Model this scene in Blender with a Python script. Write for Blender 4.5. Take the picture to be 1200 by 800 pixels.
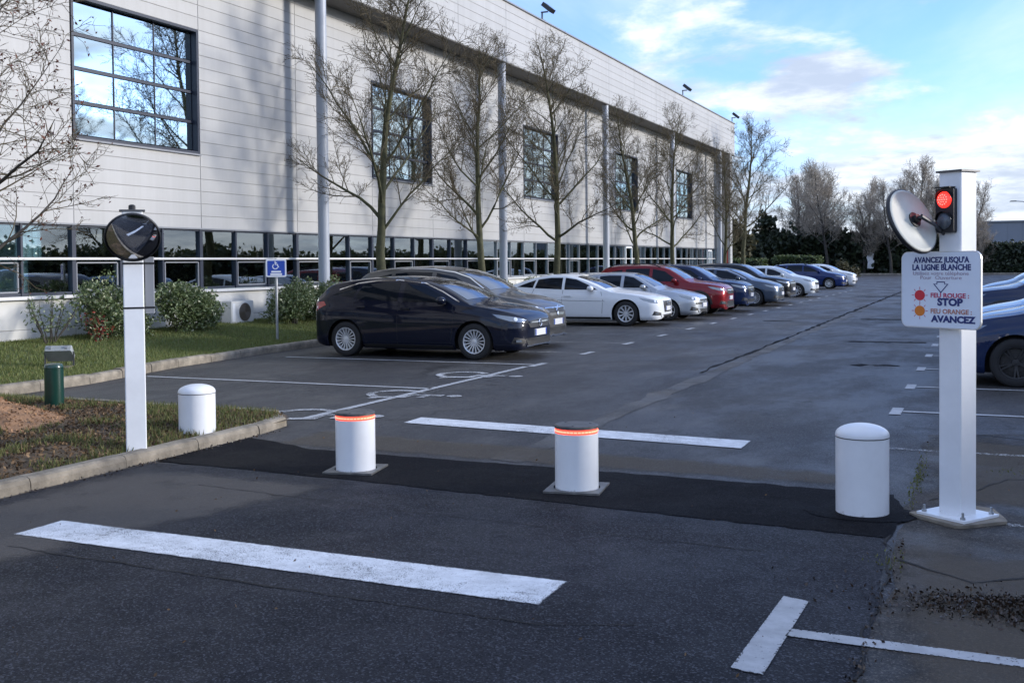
import bpy, bmesh, math, random
import numpy as np
from mathutils import Vector, Matrix, Quaternion
from mathutils.bvhtree import BVHTree

S = bpy.context.scene
for o in list(bpy.data.objects):
    bpy.data.objects.remove(o)
COL = S.collection
PI = math.pi
R_ = math.radians

# ------------------------------------------------------------------ camera
def make_camera():
    cd = bpy.data.cameras.new('camera')
    cd.sensor_width = 36.0
    cd.lens = 36.0 * 1250 / 1200
    cd.shift_y = -0.0489
    cd.clip_start = 0.05
    cd.clip_end = 3000
    co = bpy.data.objects.new('camera', cd)
    COL.objects.link(co)
    yaw = math.atan2(555, 1250.0); pit = R_(1.5); rol = 0.010
    f = Vector((-math.sin(yaw)*math.cos(pit), math.cos(yaw)*math.cos(pit), -math.sin(pit)))
    r = Vector((math.cos(yaw), math.sin(yaw), 0))
    u = r.cross(f)
    Rr = r*math.cos(rol) - u*math.sin(rol)
    Uu = u*math.cos(rol) + r*math.sin(rol)
    m = Matrix((Rr, Uu, -f)).transposed().to_4x4()
    m.translation = (0, 0, 1.7)
    co.matrix_world = m
    S.camera = co
make_camera()

# ------------------------------------------------------------------ world + sun
SUN_EL = R_(14.0)
SUN_AZ = R_(68.0)            # from +Y towards +X
SUN_STRENGTH = 1.25
SKY_STRENGTH = 0.15
EXPOSURE = 1.6

def make_world():
    w = bpy.data.worlds.new('World'); S.world = w; w.use_nodes = True
    nt = w.node_tree; N = nt.nodes; L = nt.links
    for n in list(N): N.remove(n)
    out = N.new('ShaderNodeOutputWorld'); bg = N.new('ShaderNodeBackground')
    bg.inputs['Strength'].default_value = SKY_STRENGTH
    L.new(bg.outputs[0], out.inputs[0])
    sky = N.new('ShaderNodeTexSky'); sky.sky_type = 'NISHITA'; sky.sun_disc = False
    sky.sun_elevation = SUN_EL; sky.sun_rotation = SUN_AZ
    sky.air_density = 1.0; sky.dust_density = 0.6; sky.ozone_density = 1.6
    tc = N.new('ShaderNodeTexCoord')
    sep = N.new('ShaderNodeSeparateXYZ'); L.new(tc.outputs['Generated'], sep.inputs[0])
    def math_(op, a, b=None, clamp=False):
        n = N.new('ShaderNodeMath'); n.operation = op; n.use_clamp = clamp
        for i, x in enumerate((a, b)):
            if x is None: continue
            if isinstance(x, (int, float)): n.inputs[i].default_value = x
            else: L.new(x, n.inputs[i])
        return n.outputs[0]
    zc = math_('MAXIMUM', sep.outputs['Z'], 0.0)
    den = math_('ADD', zc, 0.16)
    px = math_('DIVIDE', sep.outputs['X'], den)
    py = math_('DIVIDE', sep.outputs['Y'], den)
    comb = N.new('ShaderNodeCombineXYZ'); L.new(px, comb.inputs[0]); L.new(py, comb.inputs[1])
    def noise(scale, detail, rough, vec, loc=(0, 0, 0), sc=(1, 1, 1), dist=0.0):
        mp = N.new('ShaderNodeMapping'); mp.inputs['Location'].default_value = loc
        mp.inputs['Scale'].default_value = sc; L.new(vec, mp.inputs[0])
        n = N.new('ShaderNodeTexNoise'); n.inputs['Scale'].default_value = scale
        n.inputs['Detail'].default_value = detail; n.inputs['Roughness'].default_value = rough
        n.inputs['Distortion'].default_value = dist
        L.new(mp.outputs[0], n.inputs['Vector']); return n.outputs['Fac']
    def ramp(fac, a, b, va=0.0, vb=1.0):
        n = N.new('ShaderNodeMapRange'); n.interpolation_type = 'SMOOTHSTEP'
        n.inputs[1].default_value = a; n.inputs[2].default_value = b
        n.inputs[3].default_value = va; n.inputs[4].default_value = vb
        L.new(fac, n.inputs[0]); return n.outputs[0]
    # thin high streaks
    n1 = noise(0.75, 7, 0.58, comb.outputs[0], (1.7, 0.4, 0), (1.0, 0.62, 1), 0.5)
    high = ramp(n1, 0.33, 0.68)
    # low cumulus bank
    n2 = noise(1.0, 8, 0.58, comb.outputs[0], (7.3, 2.1, 0), (1.15, 1.0, 1), 0.25)
    lowmask = ramp(sep.outputs['Z'], 0.07, 0.24, 1.0, 0.0)
    n2b = math_('ADD', n2, math_('MULTIPLY', lowmask, 0.17))
    cum = ramp(n2b, 0.535, 0.625)
    # cloud shading : greyer undersides from a shifted copy of the same field
    n3 = noise(2.4, 6, 0.6, comb.outputs[0], (3.1, 5.2, 0))
    shade = ramp(n3, 0.36, 0.64, 0.0, 1.0)
    bw = N.new('ShaderNodeRGBToBW'); 
    cl = N.new('ShaderNodeMix'); cl.data_type = 'RGBA'
    cl.inputs['A'].default_value = (1.4, 1.6, 1.95, 1); cl.inputs['B'].default_value = (2.6, 2.75, 3.0, 1)
    L.new(shade, cl.inputs['Factor'])
    m1 = N.new('ShaderNodeMix'); m1.data_type = 'RGBA'
    L.new(math_('MULTIPLY', high, 0.86), m1.inputs['Factor'])
    skm = N.new('ShaderNodeMix'); skm.data_type = 'RGBA'; skm.blend_type = 'MULTIPLY'
    skm.inputs['Factor'].default_value = 1.0; skm.inputs['B'].default_value = (0.42, 0.54, 0.88, 1)
    L.new(sky.outputs[0], skm.inputs['A'])
    L.new(skm.outputs['Result'], m1.inputs['A'])
    m1.inputs['B'].default_value = (2.1, 2.5, 3.25, 1)
    m2 = N.new('ShaderNodeMix'); m2.data_type = 'RGBA'
    L.new(math_('MULTIPLY', cum, 0.92), m2.inputs['Factor'])
    L.new(m1.outputs['Result'], m2.inputs['A']); L.new(cl.outputs['Result'], m2.inputs['B'])
    L.new(m2.outputs['Result'], bg.inputs['Color'])
    N.remove(bw)
make_world()

def make_sun():
    d = bpy.data.lights.new('sun', 'SUN'); d.energy = SUN_STRENGTH; d.angle = R_(8.0)
    d.color = (1.0, 0.95, 0.88)
    o = bpy.data.objects.new('sun', d); COL.objects.link(o)
    tr = Vector((-math.sin(SUN_AZ)*math.cos(SUN_EL), -math.cos(SUN_AZ)*math.cos(SUN_EL), -math.sin(SUN_EL)))
    o.rotation_mode = 'QUATERNION'; o.rotation_quaternion = tr.to_track_quat('-Z', 'Y')
    o.location = (30, 10, 30)
make_sun()
vs = S.view_settings
vs.view_transform = 'Standard'; vs.look = 'None'; vs.exposure = EXPOSURE; vs.gamma = 1.0
vs.use_curve_mapping = False
S.render.engine = 'CYCLES'
S.cycles.max_bounces = 8; S.cycles.transparent_max_bounces = 12

# ------------------------------------------------------------------ helpers
def tag(o, label=None, cat=None, group=None, kind=None):
    if label: o['label'] = label
    if cat: o['category'] = cat
    if group: o['group'] = group
    if kind: o['kind'] = kind
    return o

def empty(name, loc=(0, 0, 0), rz=0.0, label=None, cat=None, group=None):
    o = bpy.data.objects.new(name, None); COL.objects.link(o)
    o.empty_display_size = 0.2
    o.location = loc; o.rotation_euler = (0, 0, rz)
    return tag(o, label, cat, group)

def link(name, me, parent=None, loc=None, rot=None):
    o = bpy.data.objects.new(name, me); COL.objects.link(o)
    if parent is not None: o.parent = parent
    if loc is not None: o.location = loc
    if rot is not None: o.rotation_euler = rot
    return o

def copy_tree(o, parent=None):
    c = o.copy(); COL.objects.link(c); c.parent = parent
    for ch in o.children: copy_tree(ch, c)
    return c

def arr_mesh(name, V, F, mats=None, mi=None, smooth=False):
    """fast mesh from arrays; F is (n,3) or (n,4)"""
    me = bpy.data.meshes.new(name)
    V = np.asarray(V, dtype=np.float32); F = np.asarray(F, dtype=np.int32)
    n, k = F.shape
    me.vertices.add(len(V)); me.vertices.foreach_set('co', V.ravel())
    me.loops.add(n*k); me.loops.foreach_set('vertex_index', F.ravel())
    me.polygons.add(n)
    me.polygons.foreach_set('loop_start', np.arange(0, n*k, k, dtype=np.int32))
    for m in (mats or []): me.materials.append(m)
    if mi is not None: me.polygons.foreach_set('material_index', np.asarray(mi, dtype=np.int32))
    me.polygons.foreach_set('use_smooth', np.full(n, smooth, dtype=bool))
    me.update(calc_edges=True)
    return me

class MB:
    def __init__(s): s.v = []; s.f = []; s.m = []
    def add(s, vs_, fs, m=0):
        b = len(s.v); s.v += [tuple(p) for p in vs_]
        for f in fs: s.f.append(tuple(b+i for i in f)); s.m.append(m)
    def box(s, c, d, rz=0.0, m=0, M=None):
        cx, cy, cz = c; hx, hy, hz = d[0]/2, d[1]/2, d[2]/2
        pts = [(x*hx, y*hy, z*hz) for z in (-1, 1) for y in (-1, 1) for x in (-1, 1)]
        if rz:
            ca, sa = math.cos(rz), math.sin(rz)
            pts = [(x*ca-y*sa, x*sa+y*ca, z) for x, y, z in pts]
        if M is not None: pts = [tuple(M @ Vector(p)) for p in pts]
        pts = [(x+cx, y+cy, z+cz) for x, y, z in pts]
        s.add(pts, [(0, 2, 3, 1), (4, 5, 7, 6), (0, 1, 5, 4), (2, 6, 7, 3), (0, 4, 6, 2), (1, 3, 7, 5)], m)
    def prism(s, poly, z0, z1, m=0, M=None, top_scale=None):
        n = len(poly)
        a = [(x, y, z0) for x, y in poly]
        if top_scale: 
            cx = sum(p[0] for p in poly)/n; cy = sum(p[1] for p in poly)/n
            b = [(cx+(x-cx)*top_scale, cy+(y-cy)*top_scale, z1) for x, y in poly]
        else: b = [(x, y, z1) for x, y in poly]
        pts = a+b
        if M is not None: pts = [tuple(M @ Vector(p)) for p in pts]
        fs = [tuple(range(n-1, -1, -1)), tuple(range(n, 2*n))]
        fs += [(i, (i+1) % n, n+(i+1) % n, n+i) for i in range(n)]
        s.add(pts, fs, m)
    def lathe(s, prof, n=24, m=0, M=None, close=True):
        pts = []
        for r, z in prof:
            for i in range(n):
                a = 2*PI*i/n; pts.append((r*math.cos(a), r*math.sin(a), z))
        if M is not None: pts = [tuple(M @ Vector(p)) for p in pts]
        fs = []
        k = len(prof)
        for j in range(k-1):
            for i in range(n):
                i2 = (i+1) % n
                fs.append((j*n+i, j*n+i2, (j+1)*n+i2, (j+1)*n+i))
        if close:
            if prof[0][0] > 1e-6: fs.append(tuple(range(n-1, -1, -1)))
            if prof[-1][0] > 1e-6: fs.append(tuple((k-1)*n+i for i in range(n)))
        s.add(pts, fs, m)
    def tube(s, pts, rad, n=8, m=0, cap=True):
        P = [Vector(p) for p in pts]; k = len(P)
        if not hasattr(rad, '__len__'): rad = [rad]*k
        vs_ = []
        up = Vector((0, 0, 1))
        for i in range(k):
            d = (P[min(i+1, k-1)]-P[max(i-1, 0)])
            if d.length < 1e-9: d = Vector((0, 0, 1))
            d.normalize()
            a = d.cross(up if abs(d.z) < 0.95 else Vector((1, 0, 0))); a.normalize(); b = d.cross(a)
            for j in range(n):
                t = 2*PI*j/n
                vs_.append(P[i]+(a*math.cos(t)+b*math.sin(t))*rad[i])
        fs = []
        for i in range(k-1):
            for j in range(n):
                j2 = (j+1) % n
                fs.append((i*n+j, (i+1)*n+j, (i+1)*n+j2, i*n+j2))
        if cap:
            fs.append(tuple(range(n))); fs.append(tuple((k-1)*n+j for j in range(n-1, -1, -1)))
        s.add(vs_, fs, m)
    def mesh(s, name, mats, smooth=False, fix=True):
        me = bpy.data.meshes.new(name)
        me.from_pydata(s.v, [], s.f)
        if not isinstance(mats, (list, tuple)): mats = [mats]
        for m in mats: me.materials.append(m)
        if len(mats) > 1: me.polygons.foreach_set('material_index', s.m)
        if fix:
            bm = bmesh.new(); bm.from_mesh(me)
            bmesh.ops.recalc_face_normals(bm, faces=bm.faces)
            bm.to_mesh(me); bm.free()
        if smooth:
            me.polygons.foreach_set('use_smooth', np.ones(len(me.polygons), dtype=bool))
            if smooth != 'all': me.set_sharp_from_angle(angle=R_(35))
        me.update()
        return me
    def build(s, name, mats, parent=None, smooth=False, loc=None, rot=None):
        return link(name, s.mesh(name, mats, smooth), parent, loc, rot)

def rrect(w, h, r, n=5):
    pts = []
    for cx, cy, a0 in ((w/2-r, h/2-r, 0), (-w/2+r, h/2-r, 90), (-w/2+r, -h/2+r, 180), (w/2-r, -h/2+r, 270)):
        for i in range(n+1):
            a = R_(a0+90*i/n); pts.append((cx+r*math.cos(a), cy+r*math.sin(a)))
    return pts

# ------------------------------------------------------------------ materials
MATS = {}
def mat(name, col, rough=0.6, metal=0.0, spec=0.5, coat=0.0, emis=None, estr=0.0, var=0.0, vscale=8.0,
        bump=0.0, bscale=60.0, rand=0.0, coatr=0.03, var2=None):
    if name in MATS: return MATS[name]
    m = bpy.data.materials.new(name); m.use_nodes = True
    nt = m.node_tree; N = nt.nodes; L = nt.links
    b = N['Principled BSDF']
    b.inputs['Base Color'].default_value = (*col, 1); b.inputs['Roughness'].default_value = rough
    b.inputs['Metallic'].default_value = metal; b.inputs['Specular IOR Level'].default_value = spec
    b.inputs['Coat Weight'].default_value = coat; b.inputs['Coat Roughness'].default_value = coatr
    if emis:
        b.inputs['Emission Color'].default_value = (*emis, 1); b.inputs['Emission Strength'].default_value = estr
    src = None
    if var > 0:
        tc = N.new('ShaderNodeTexCoord')
        n = N.new('ShaderNodeTexNoise'); n.inputs['Scale'].default_value = vscale
        n.inputs['Detail'].default_value = 6; n.inputs['Roughness'].default_value = 0.62
        L.new(tc.outputs['Object'], n.inputs['Vector'])
        mr = N.new('ShaderNodeMapRange'); mr.inputs[1].default_value = 0.3; mr.inputs[2].default_value = 0.7
        L.new(n.outputs['Fac'], mr.inputs[0])
        mx = N.new('ShaderNodeMix'); mx.data_type = 'RGBA'
        c2 = var2 or tuple(c*(1-var) for c in col)
        mx.inputs['A'].default_value = (*c2, 1); mx.inputs['B'].default_value = (*[min(1, c*(1+var*0.5)) for c in col], 1)
        L.new(mr.outputs[0], mx.inputs['Factor']); src = mx.outputs['Result']
    if rand > 0:
        oi = N.new('ShaderNodeObjectInfo')
        mr = N.new('ShaderNodeMapRange'); mr.inputs[3].default_value = 1-rand; mr.inputs[4].default_value = 1+rand
        L.new(oi.outputs['Random'], mr.inputs[0])
        mm = N.new('ShaderNodeMix'); mm.data_type = 'RGBA'; mm.blend_type = 'MULTIPLY'; mm.inputs['Factor'].default_value = 1
        if src: L.new(src, mm.inputs['A'])
        else: mm.inputs['A'].default_value = (*col, 1)
        cb = N.new('ShaderNodeCombineColor')
        for i in range(3): L.new(mr.outputs[0], cb.inputs[i])
        L.new(cb.outputs[0], mm.inputs['B']); src = mm.outputs['Result']
    if src: L.new(src, b.inputs['Base Color'])
    if bump > 0:
        tc = N.new('ShaderNodeTexCoord')
        n = N.new('ShaderNodeTexNoise'); n.inputs['Scale'].default_value = bscale; n.inputs['Detail'].default_value = 4
        L.new(tc.outputs['Object'], n.inputs['Vector'])
        bp = N.new('ShaderNodeBump'); bp.inputs['Strength'].default_value = bump; bp.inputs['Distance'].default_value = 0.01
        L.new(n.outputs['Fac'], bp.inputs['Height']); L.new(bp.outputs[0], b.inputs['Normal'])
    MATS[name] = m
    return m

def leaf_mat(name, c1, c2, rough=0.5, trans=0.25, scale=3.0, c3=None):
    """foliage: colour varies per leaf island"""
    if name in MATS: return MATS[name]
    m = bpy.data.materials.new(name); m.use_nodes = True
    nt = m.node_tree; N = nt.nodes; L = nt.links
    b = N['Principled BSDF']; out = N['Material Output']
    g = N.new('ShaderNodeNewGeometry')
    cr = N.new('ShaderNodeValToRGB')
    cr.color_ramp.elements[0].color = (*c1, 1); cr.color_ramp.elements[1].color = (*c2, 1)
    if c3:
        e = cr.color_ramp.elements.new(0.86); e.color = (*c2, 1)
        cr.color_ramp.elements[-1].color = (*c3, 1)
    L.new(g.outputs['Random Per Island'], cr.inputs[0])
    L.new(cr.outputs[0], b.inputs['Base Color'])
    b.inputs['Roughness'].default_value = rough
    t = N.new('ShaderNodeBsdfTranslucent'); L.new(cr.outputs[0], t.inputs['Color'])
    mx = N.new('ShaderNodeMixShader'); mx.inputs[0].default_value = trans
    L.new(b.outputs[0], mx.inputs[1]); L.new(t.outputs[0], mx.inputs[2]); L.new(mx.outputs[0], out.inputs[0])
    MATS[name] = m
    return m

def asphalt(name, c_lo, c_hi, rough_lo, rough_hi, speck=0.5, patch_scale=0.5, bump=0.35, dust=None, wet=0.0, seed=0.0, stretch=(1, 1, 1), cracks=0.0, spec=0.4):
    if name in MATS: return MATS[name]
    m = bpy.data.materials.new(name); m.use_nodes = True
    nt = m.node_tree; N = nt.nodes; L = nt.links
    b = N['Principled BSDF']
    tc = N.new('ShaderNodeTexCoord')
    mp = N.new('ShaderNodeMapping'); mp.inputs['Location'].default_value = (seed, seed*0.7, 0)
    mp.inputs['Scale'].default_value = stretch
    L.new(tc.outputs['Object'], mp.inputs[0])
    def noise(sc, det=5, ro=0.6, dist=0.0, vec=mp):
        n = N.new('ShaderNodeTexNoise'); n.inputs['Scale'].default_value = sc; n.inputs['Detail'].default_value = det
        n.inputs['Roughness'].default_value = ro; n.inputs['Distortion'].default_value = dist
        L.new(vec.outputs[0], n.inputs['Vector']); return n.outputs['Fac']
    def mr(f, a, b_, c=0.0, d=1.0):
        n = N.new('ShaderNodeMapRange'); n.interpolation_type = 'SMOOTHSTEP'
        for i, x in zip((1, 2, 3, 4), (a, b_, c, d)): n.inputs[i].default_value = x
        L.new(f, n.inputs[0]); return n.outputs[0]
    def mixc(f, A, B, blend='MIX'):
        n = N.new('ShaderNodeMix'); n.data_type = 'RGBA'; n.blend_type = blend
        if isinstance(f, float): n.inputs['Factor'].default_value = f
        else: L.new(f, n.inputs['Factor'])
        for k, x in (('A', A), ('B', B)):
            if isinstance(x, tuple): n.inputs[k].default_value = (*x, 1)
            else: L.new(x, n.inputs[k])
        return n.outputs['Result']
    patch = noise(patch_scale, 8, 0.66, 0.0)
    col = mixc(mr(patch, 0.35, 0.65), c_lo, c_hi)
    # aggregate specks
    vo = N.new('ShaderNodeTexVoronoi'); vo.inputs['Scale'].default_value = 120
    L.new(tc.outputs['Object'], vo.inputs['Vector'])
    sp = N.new('ShaderNodeSeparateColor'); L.new(vo.outputs['Color'], sp.inputs[0])
    speckf = mr(sp.outputs[0], 0.62, 1.0, 0.0, speck)
    col = mixc(speckf, col, tuple(min(1, c*2.3+0.02) for c in c_hi))
    dk = mr(sp.outputs[1], 0.6, 1.0, 0.0, speck*0.9)
    col = mixc(dk, col, tuple(c*0.35 for c in c_lo))
    if dust:
        dn = noise(0.9, 8, 0.72, 0.0)
        col = mixc(mr(dn, 0.50, 0.72, 0, 0.75), col, dust)
    if cracks > 0:
        cv = N.new('ShaderNodeTexVoronoi'); cv.feature = 'DISTANCE_TO_EDGE'; cv.inputs['Scale'].default_value = 0.42
        wn = N.new('ShaderNodeTexNoise'); wn.inputs['Scale'].default_value = 1.6; wn.inputs['Detail'].default_value = 6
        L.new(tc.outputs['Object'], wn.inputs['Vector'])
        vm = N.new('ShaderNodeVectorMath'); vm.operation = 'MULTIPLY_ADD'
        L.new(wn.outputs['Color'], vm.inputs[0]); vm.inputs[1].default_value = (1.1, 1.1, 0); L.new(tc.outputs['Object'], vm.inputs[2])
        L.new(vm.outputs[0], cv.inputs['Vector'])
        cf = mr(cv.outputs['Distance'], 0.0, 0.012, cracks, 0.0)
        gate = mr(noise(0.35, 3), 0.42, 0.6)
        mm = N.new('ShaderNodeMath'); mm.operation = 'MULTIPLY'; L.new(cf, mm.inputs[0]); L.new(gate, mm.inputs[1])
        col = mixc(mm.outputs[0], col, (0.012, 0.011, 0.010))
    L.new(col, b.inputs['Base Color'])
    rn = noise(0.8, 8, 0.7, 0.0)
    rr = mr(rn, 0.38, 0.62, rough_lo, rough_hi)
    L.new(rr, b.inputs['Roughness'])
    b.inputs['Specular IOR Level'].default_value = spec
    bn = noise(140, 3, 0.7); 
    vh = N.new('ShaderNodeMath'); vh.operation = 'ADD'; L.new(bn, vh.inputs[0]); L.new(sp.outputs[0], vh.inputs[1])
    b1 = N.new('ShaderNodeBump'); b1.inputs['Strength'].default_value = bump; b1.inputs['Distance'].default_value = 0.004
    L.new(vh.outputs[0], b1.inputs['Height'])
    b2 = N.new('ShaderNodeBump'); b2.inputs['Strength'].default_value = 0.2; b2.inputs['Distance'].default_value = 0.02
    L.new(noise(5.0, 6, 0.7), b2.inputs['Height']); L.new(b1.outputs[0], b2.inputs['Normal'])
    L.new(b2.outputs[0], b.inputs['Normal'])
    MATS[name] = m
    return m

def paint_mark(name, wear=0.5, col=(0.72, 0.74, 0.76), scale=70):
    """road paint; where it is worn away the shader is transparent, so the asphalt below shows"""
    if name in MATS: return MATS[name]
    m = bpy.data.materials.new(name); m.use_nodes = True
    nt = m.node_tree; N = nt.nodes; L = nt.links
    b = N['Principled BSDF']; tc = N.new('ShaderNodeTexCoord'); out = N['Material Output']
    def noise(sc, det, ro):
        n = N.new('ShaderNodeTexNoise'); n.inputs['Scale'].default_value = sc; n.inputs['Detail'].default_value = det
        n.inputs['Roughness'].default_value = ro; L.new(tc.outputs['Object'], n.inputs['Vector']); return n.outputs['Fac']
    def mth(op, a, b_):
        n = N.new('ShaderNodeMath'); n.operation = op
        for i, x in enumerate((a, b_)):
            if isinstance(x, float): n.inputs[i].default_value = x
            else: L.new(x, n.inputs[i])
        return n.outputs[0]
    def mrange(f, a, b_, c, d):
        n = N.new('ShaderNodeMapRange'); n.interpolation_type = 'SMOOTHSTEP'
        for i, x in zip((1, 2, 3, 4), (a, b_, c, d)): n.inputs[i].default_value = x
        L.new(f, n.inputs[0]); return n.outputs[0]
    at = N.new('ShaderNodeAttribute'); at.attribute_name = 'edge'
    fine = noise(scale, 3, 0.7); big = noise(1.3, 5, 0.65); mid = noise(14, 4, 0.7)
    s_ = mth('ADD', mth('ADD', fine, mth('MULTIPLY', big, 0.55)), mth('MULTIPLY', mid, 0.35))
    s_ = mth('ADD', s_, mrange(at.outputs['Fac'], 0.0, 1.0, 0.16, 0.0))
    t0 = 1.20-wear*0.38
    alpha = mrange(s_, t0-0.05, t0+0.08, 1.0, 0.0)
    gm = mrange(noise(6, 5, 0.7), 0.3, 0.7, 0.72, 1.0)
    mg = N.new('ShaderNodeMix'); mg.data_type = 'RGBA'; mg.blend_type = 'MULTIPLY'; mg.inputs['Factor'].default_value = 1.0
    mg.inputs['A'].default_value = (*col, 1)
    cb = N.new('ShaderNodeCombineColor')
    for i in range(3): L.new(gm, cb.inputs[i])
    L.new(cb.outputs[0], mg.inputs['B']); L.new(mg.outputs['Result'], b.inputs['Base Color'])
    b.inputs['Roughness'].default_value = 0.65
    bp = N.new('ShaderNodeBump'); bp.inputs['Strength'].default_value = 0.25; bp.inputs['Distance'].default_value = 0.003
    L.new(fine, bp.inputs['Height']); L.new(bp.outputs[0], b.inputs['Normal'])
    t = N.new('ShaderNodeBsdfTransparent'); mx = N.new('ShaderNodeMixShader')
    L.new(alpha, mx.inputs[0]); L.new(t.outputs[0], mx.inputs[1]); L.new(b.outputs[0], mx.inputs[2]); L.new(mx.outputs[0], out.inputs[0])
    MATS[name] = m
    return m

def dust_film(name, col, amount=0.6):
    """thin dust on the asphalt: transparent towards its rim and in broken patches"""
    if name in MATS: return MATS[name]
    m = bpy.data.materials.new(name); m.use_nodes = True
    N = m.node_tree.nodes; L = m.node_tree.links; b = N['Principled BSDF']; out = N['Material Output']
    b.inputs['Roughness'].default_value = 0.9; b.inputs['Specular IOR Level'].default_value = 0.1
    b.inputs['Base Color'].default_value = (*col, 1)
    tc = N.new('ShaderNodeTexCoord'); at = N.new('ShaderNodeAttribute'); at.attribute_name = 'edge'
    def noise(sc):
        n = N.new('ShaderNodeTexNoise'); n.inputs['Scale'].default_value = sc; n.inputs['Detail'].default_value = 9; n.inputs['Roughness'].default_value = 0.75
        L.new(tc.outputs['Object'], n.inputs['Vector']); return n.outputs['Fac']
    a = N.new('ShaderNodeMath'); a.operation = 'MULTIPLY_ADD'; L.new(at.outputs['Fac'], a.inputs[0]); a.inputs[1].default_value = 0.42; L.new(noise(2.5), a.inputs[2])
    a2 = N.new('ShaderNodeMath'); a2.operation = 'MULTIPLY_ADD'; L.new(noise(60), a2.inputs[0]); a2.inputs[1].default_value = 0.35; L.new(a.outputs[0], a2.inputs[2])
    mr = N.new('ShaderNodeMapRange'); mr.interpolation_type = 'SMOOTHSTEP'; mr.inputs[1].default_value = 0.72; mr.inputs[2].default_value = 1.10; mr.inputs[4].default_value = amount; L.new(a2.outputs[0], mr.inputs[0])
    t = N.new('ShaderNodeBsdfTransparent'); mx = N.new('ShaderNodeMixShader'); L.new(mr.outputs[0], mx.inputs[0]); L.new(t.outputs[0], mx.inputs[1]); L.new(b.outputs[0], mx.inputs[2]); L.new(mx.outputs[0], out.inputs[0])
    MATS[name] = m
    return m

def glass_mat(name, refl=0.5, tint=(0.35, 0.42, 0.45), gcol=(0.85, 0.92, 0.95), rough=0.012):
    if name in MATS: return MATS[name]
    m = bpy.data.materials.new(name); m.use_nodes = True
    nt = m.node_tree; N = nt.nodes; L = nt.links
    N.remove(N['Principled BSDF']); out = N['Material Output']
    g = N.new('ShaderNodeBsdfGlossy'); g.inputs['Color'].default_value = (*gcol, 1); g.inputs['Roughness'].default_value = rough
    t = N.new('ShaderNodeBsdfTransparent'); t.inputs['Color'].default_value = (*tint, 1)
    fr = N.new('ShaderNodeFresnel'); fr.inputs['IOR'].default_value = 1.5
    mr = N.new('ShaderNodeMapRange'); mr.inputs[3].default_value = refl; mr.inputs[4].default_value = 1.0
    L.new(fr.outputs[0], mr.inputs[0])
    mx = N.new('ShaderNodeMixShader'); L.new(mr.outputs[0], mx.inputs[0]); L.new(t.outputs[0], mx.inputs[1]); L.new(g.outputs[0], mx.inputs[2])
    L.new(mx.outputs[0], out.inputs[0])
    MATS[name] = m
    return m

random.seed(7); RNG = np.random.default_rng(7)

M_white = mat('white_paint', (0.78, 0.79, 0.80), 0.32, var=0.06, vscale=3, bump=0.02)
M_black = mat('black_plastic', (0.012, 0.012, 0.014), 0.4)
M_steel = mat('galvanised_steel', (0.42, 0.43, 0.44), 0.42, 0.8, var=0.2, vscale=10)
M_dsteel = mat('dark_steel', (0.10, 0.10, 0.105), 0.45, 0.6, var=0.3, vscale=12)
M_conc = mat('concrete_kerb', (0.25, 0.215, 0.165), 0.9, var=0.55, vscale=5, bump=0.5, bscale=40, rand=0.12)
M_concpale = mat('concrete_slab', (0.34, 0.33, 0.30), 0.85, var=0.3, vscale=7, bump=0.3, bscale=50)
M_clad = mat('cladding_panel', (0.44, 0.435, 0.425), 0.5, var=0.07, vscale=0.6, rand=0.035)
def rain_streaks(m, amt=0.16):
    """faint vertical dirt runs, in world space so that they cross the panels"""
    N = m.node_tree.nodes; L = m.node_tree.links; b = N['Principled BSDF']; src = b.inputs['Base Color'].links[0].from_socket
    g = N.new('ShaderNodeNewGeometry'); mp = N.new('ShaderNodeMapping'); mp.inputs['Scale'].default_value = (1, 2.6, 0.10); L.new(g.outputs['Position'], mp.inputs[0])
    n = N.new('ShaderNodeTexNoise'); n.inputs['Scale'].default_value = 1.0; n.inputs['Detail'].default_value = 7; n.inputs['Roughness'].default_value = 0.7; L.new(mp.outputs[0], n.inputs['Vector'])
    n2 = N.new('ShaderNodeTexNoise'); n2.inputs['Scale'].default_value = 0.22; n2.inputs['Detail'].default_value = 3; L.new(g.outputs['Position'], n2.inputs['Vector'])
    ad = N.new('ShaderNodeMath'); ad.operation = 'MULTIPLY_ADD'; L.new(n2.outputs['Fac'], ad.inputs[0]); ad.inputs[1].default_value = 0.5; L.new(n.outputs['Fac'], ad.inputs[2])
    mr = N.new('ShaderNodeMapRange'); mr.inputs[1].default_value = 0.68; mr.inputs[2].default_value = 0.95; mr.inputs[4].default_value = amt; L.new(ad.outputs[0], mr.inputs[0])
    mx = N.new('ShaderNodeMix'); mx.data_type = 'RGBA'; mx.blend_type = 'MULTIPLY'; L.new(mr.outputs[0], mx.inputs['Factor']); L.new(src, mx.inputs['A']); mx.inputs['B'].default_value = (0.45, 0.42, 0.38, 1)
    L.new(mx.outputs['Result'], b.inputs['Base Color'])
rain_streaks(M_clad)
M_base = mat('base_wall', (0.62, 0.61, 0.58), 0.7, var=0.12, vscale=1.5, rand=0.03)
M_back = mat('joint_backing', (0.33, 0.32, 0.31), 0.8)
M_frame = mat('dark_window_frame', (0.018, 0.025, 0.045), 0.4)
M_lframe = mat('light_window_frame', (0.22, 0.23, 0.25), 0.45)
M_rail = mat('white_rail', (0.62, 0.61, 0.60), 0.45)
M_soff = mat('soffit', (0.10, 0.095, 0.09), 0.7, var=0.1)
M_col = mat('column_paint', (0.36, 0.39, 0.44), 0.45, var=0.06, vscale=2)
G_high = glass_mat('reflective_glass', 0.86, (0.40, 0.48, 0.50), (0.74, 0.86, 0.88), rough=0.025)
G_rib = glass_mat('ribbon_glass', 0.20, (0.82, 0.94, 0.97), (0.85, 0.93, 0.97))
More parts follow.
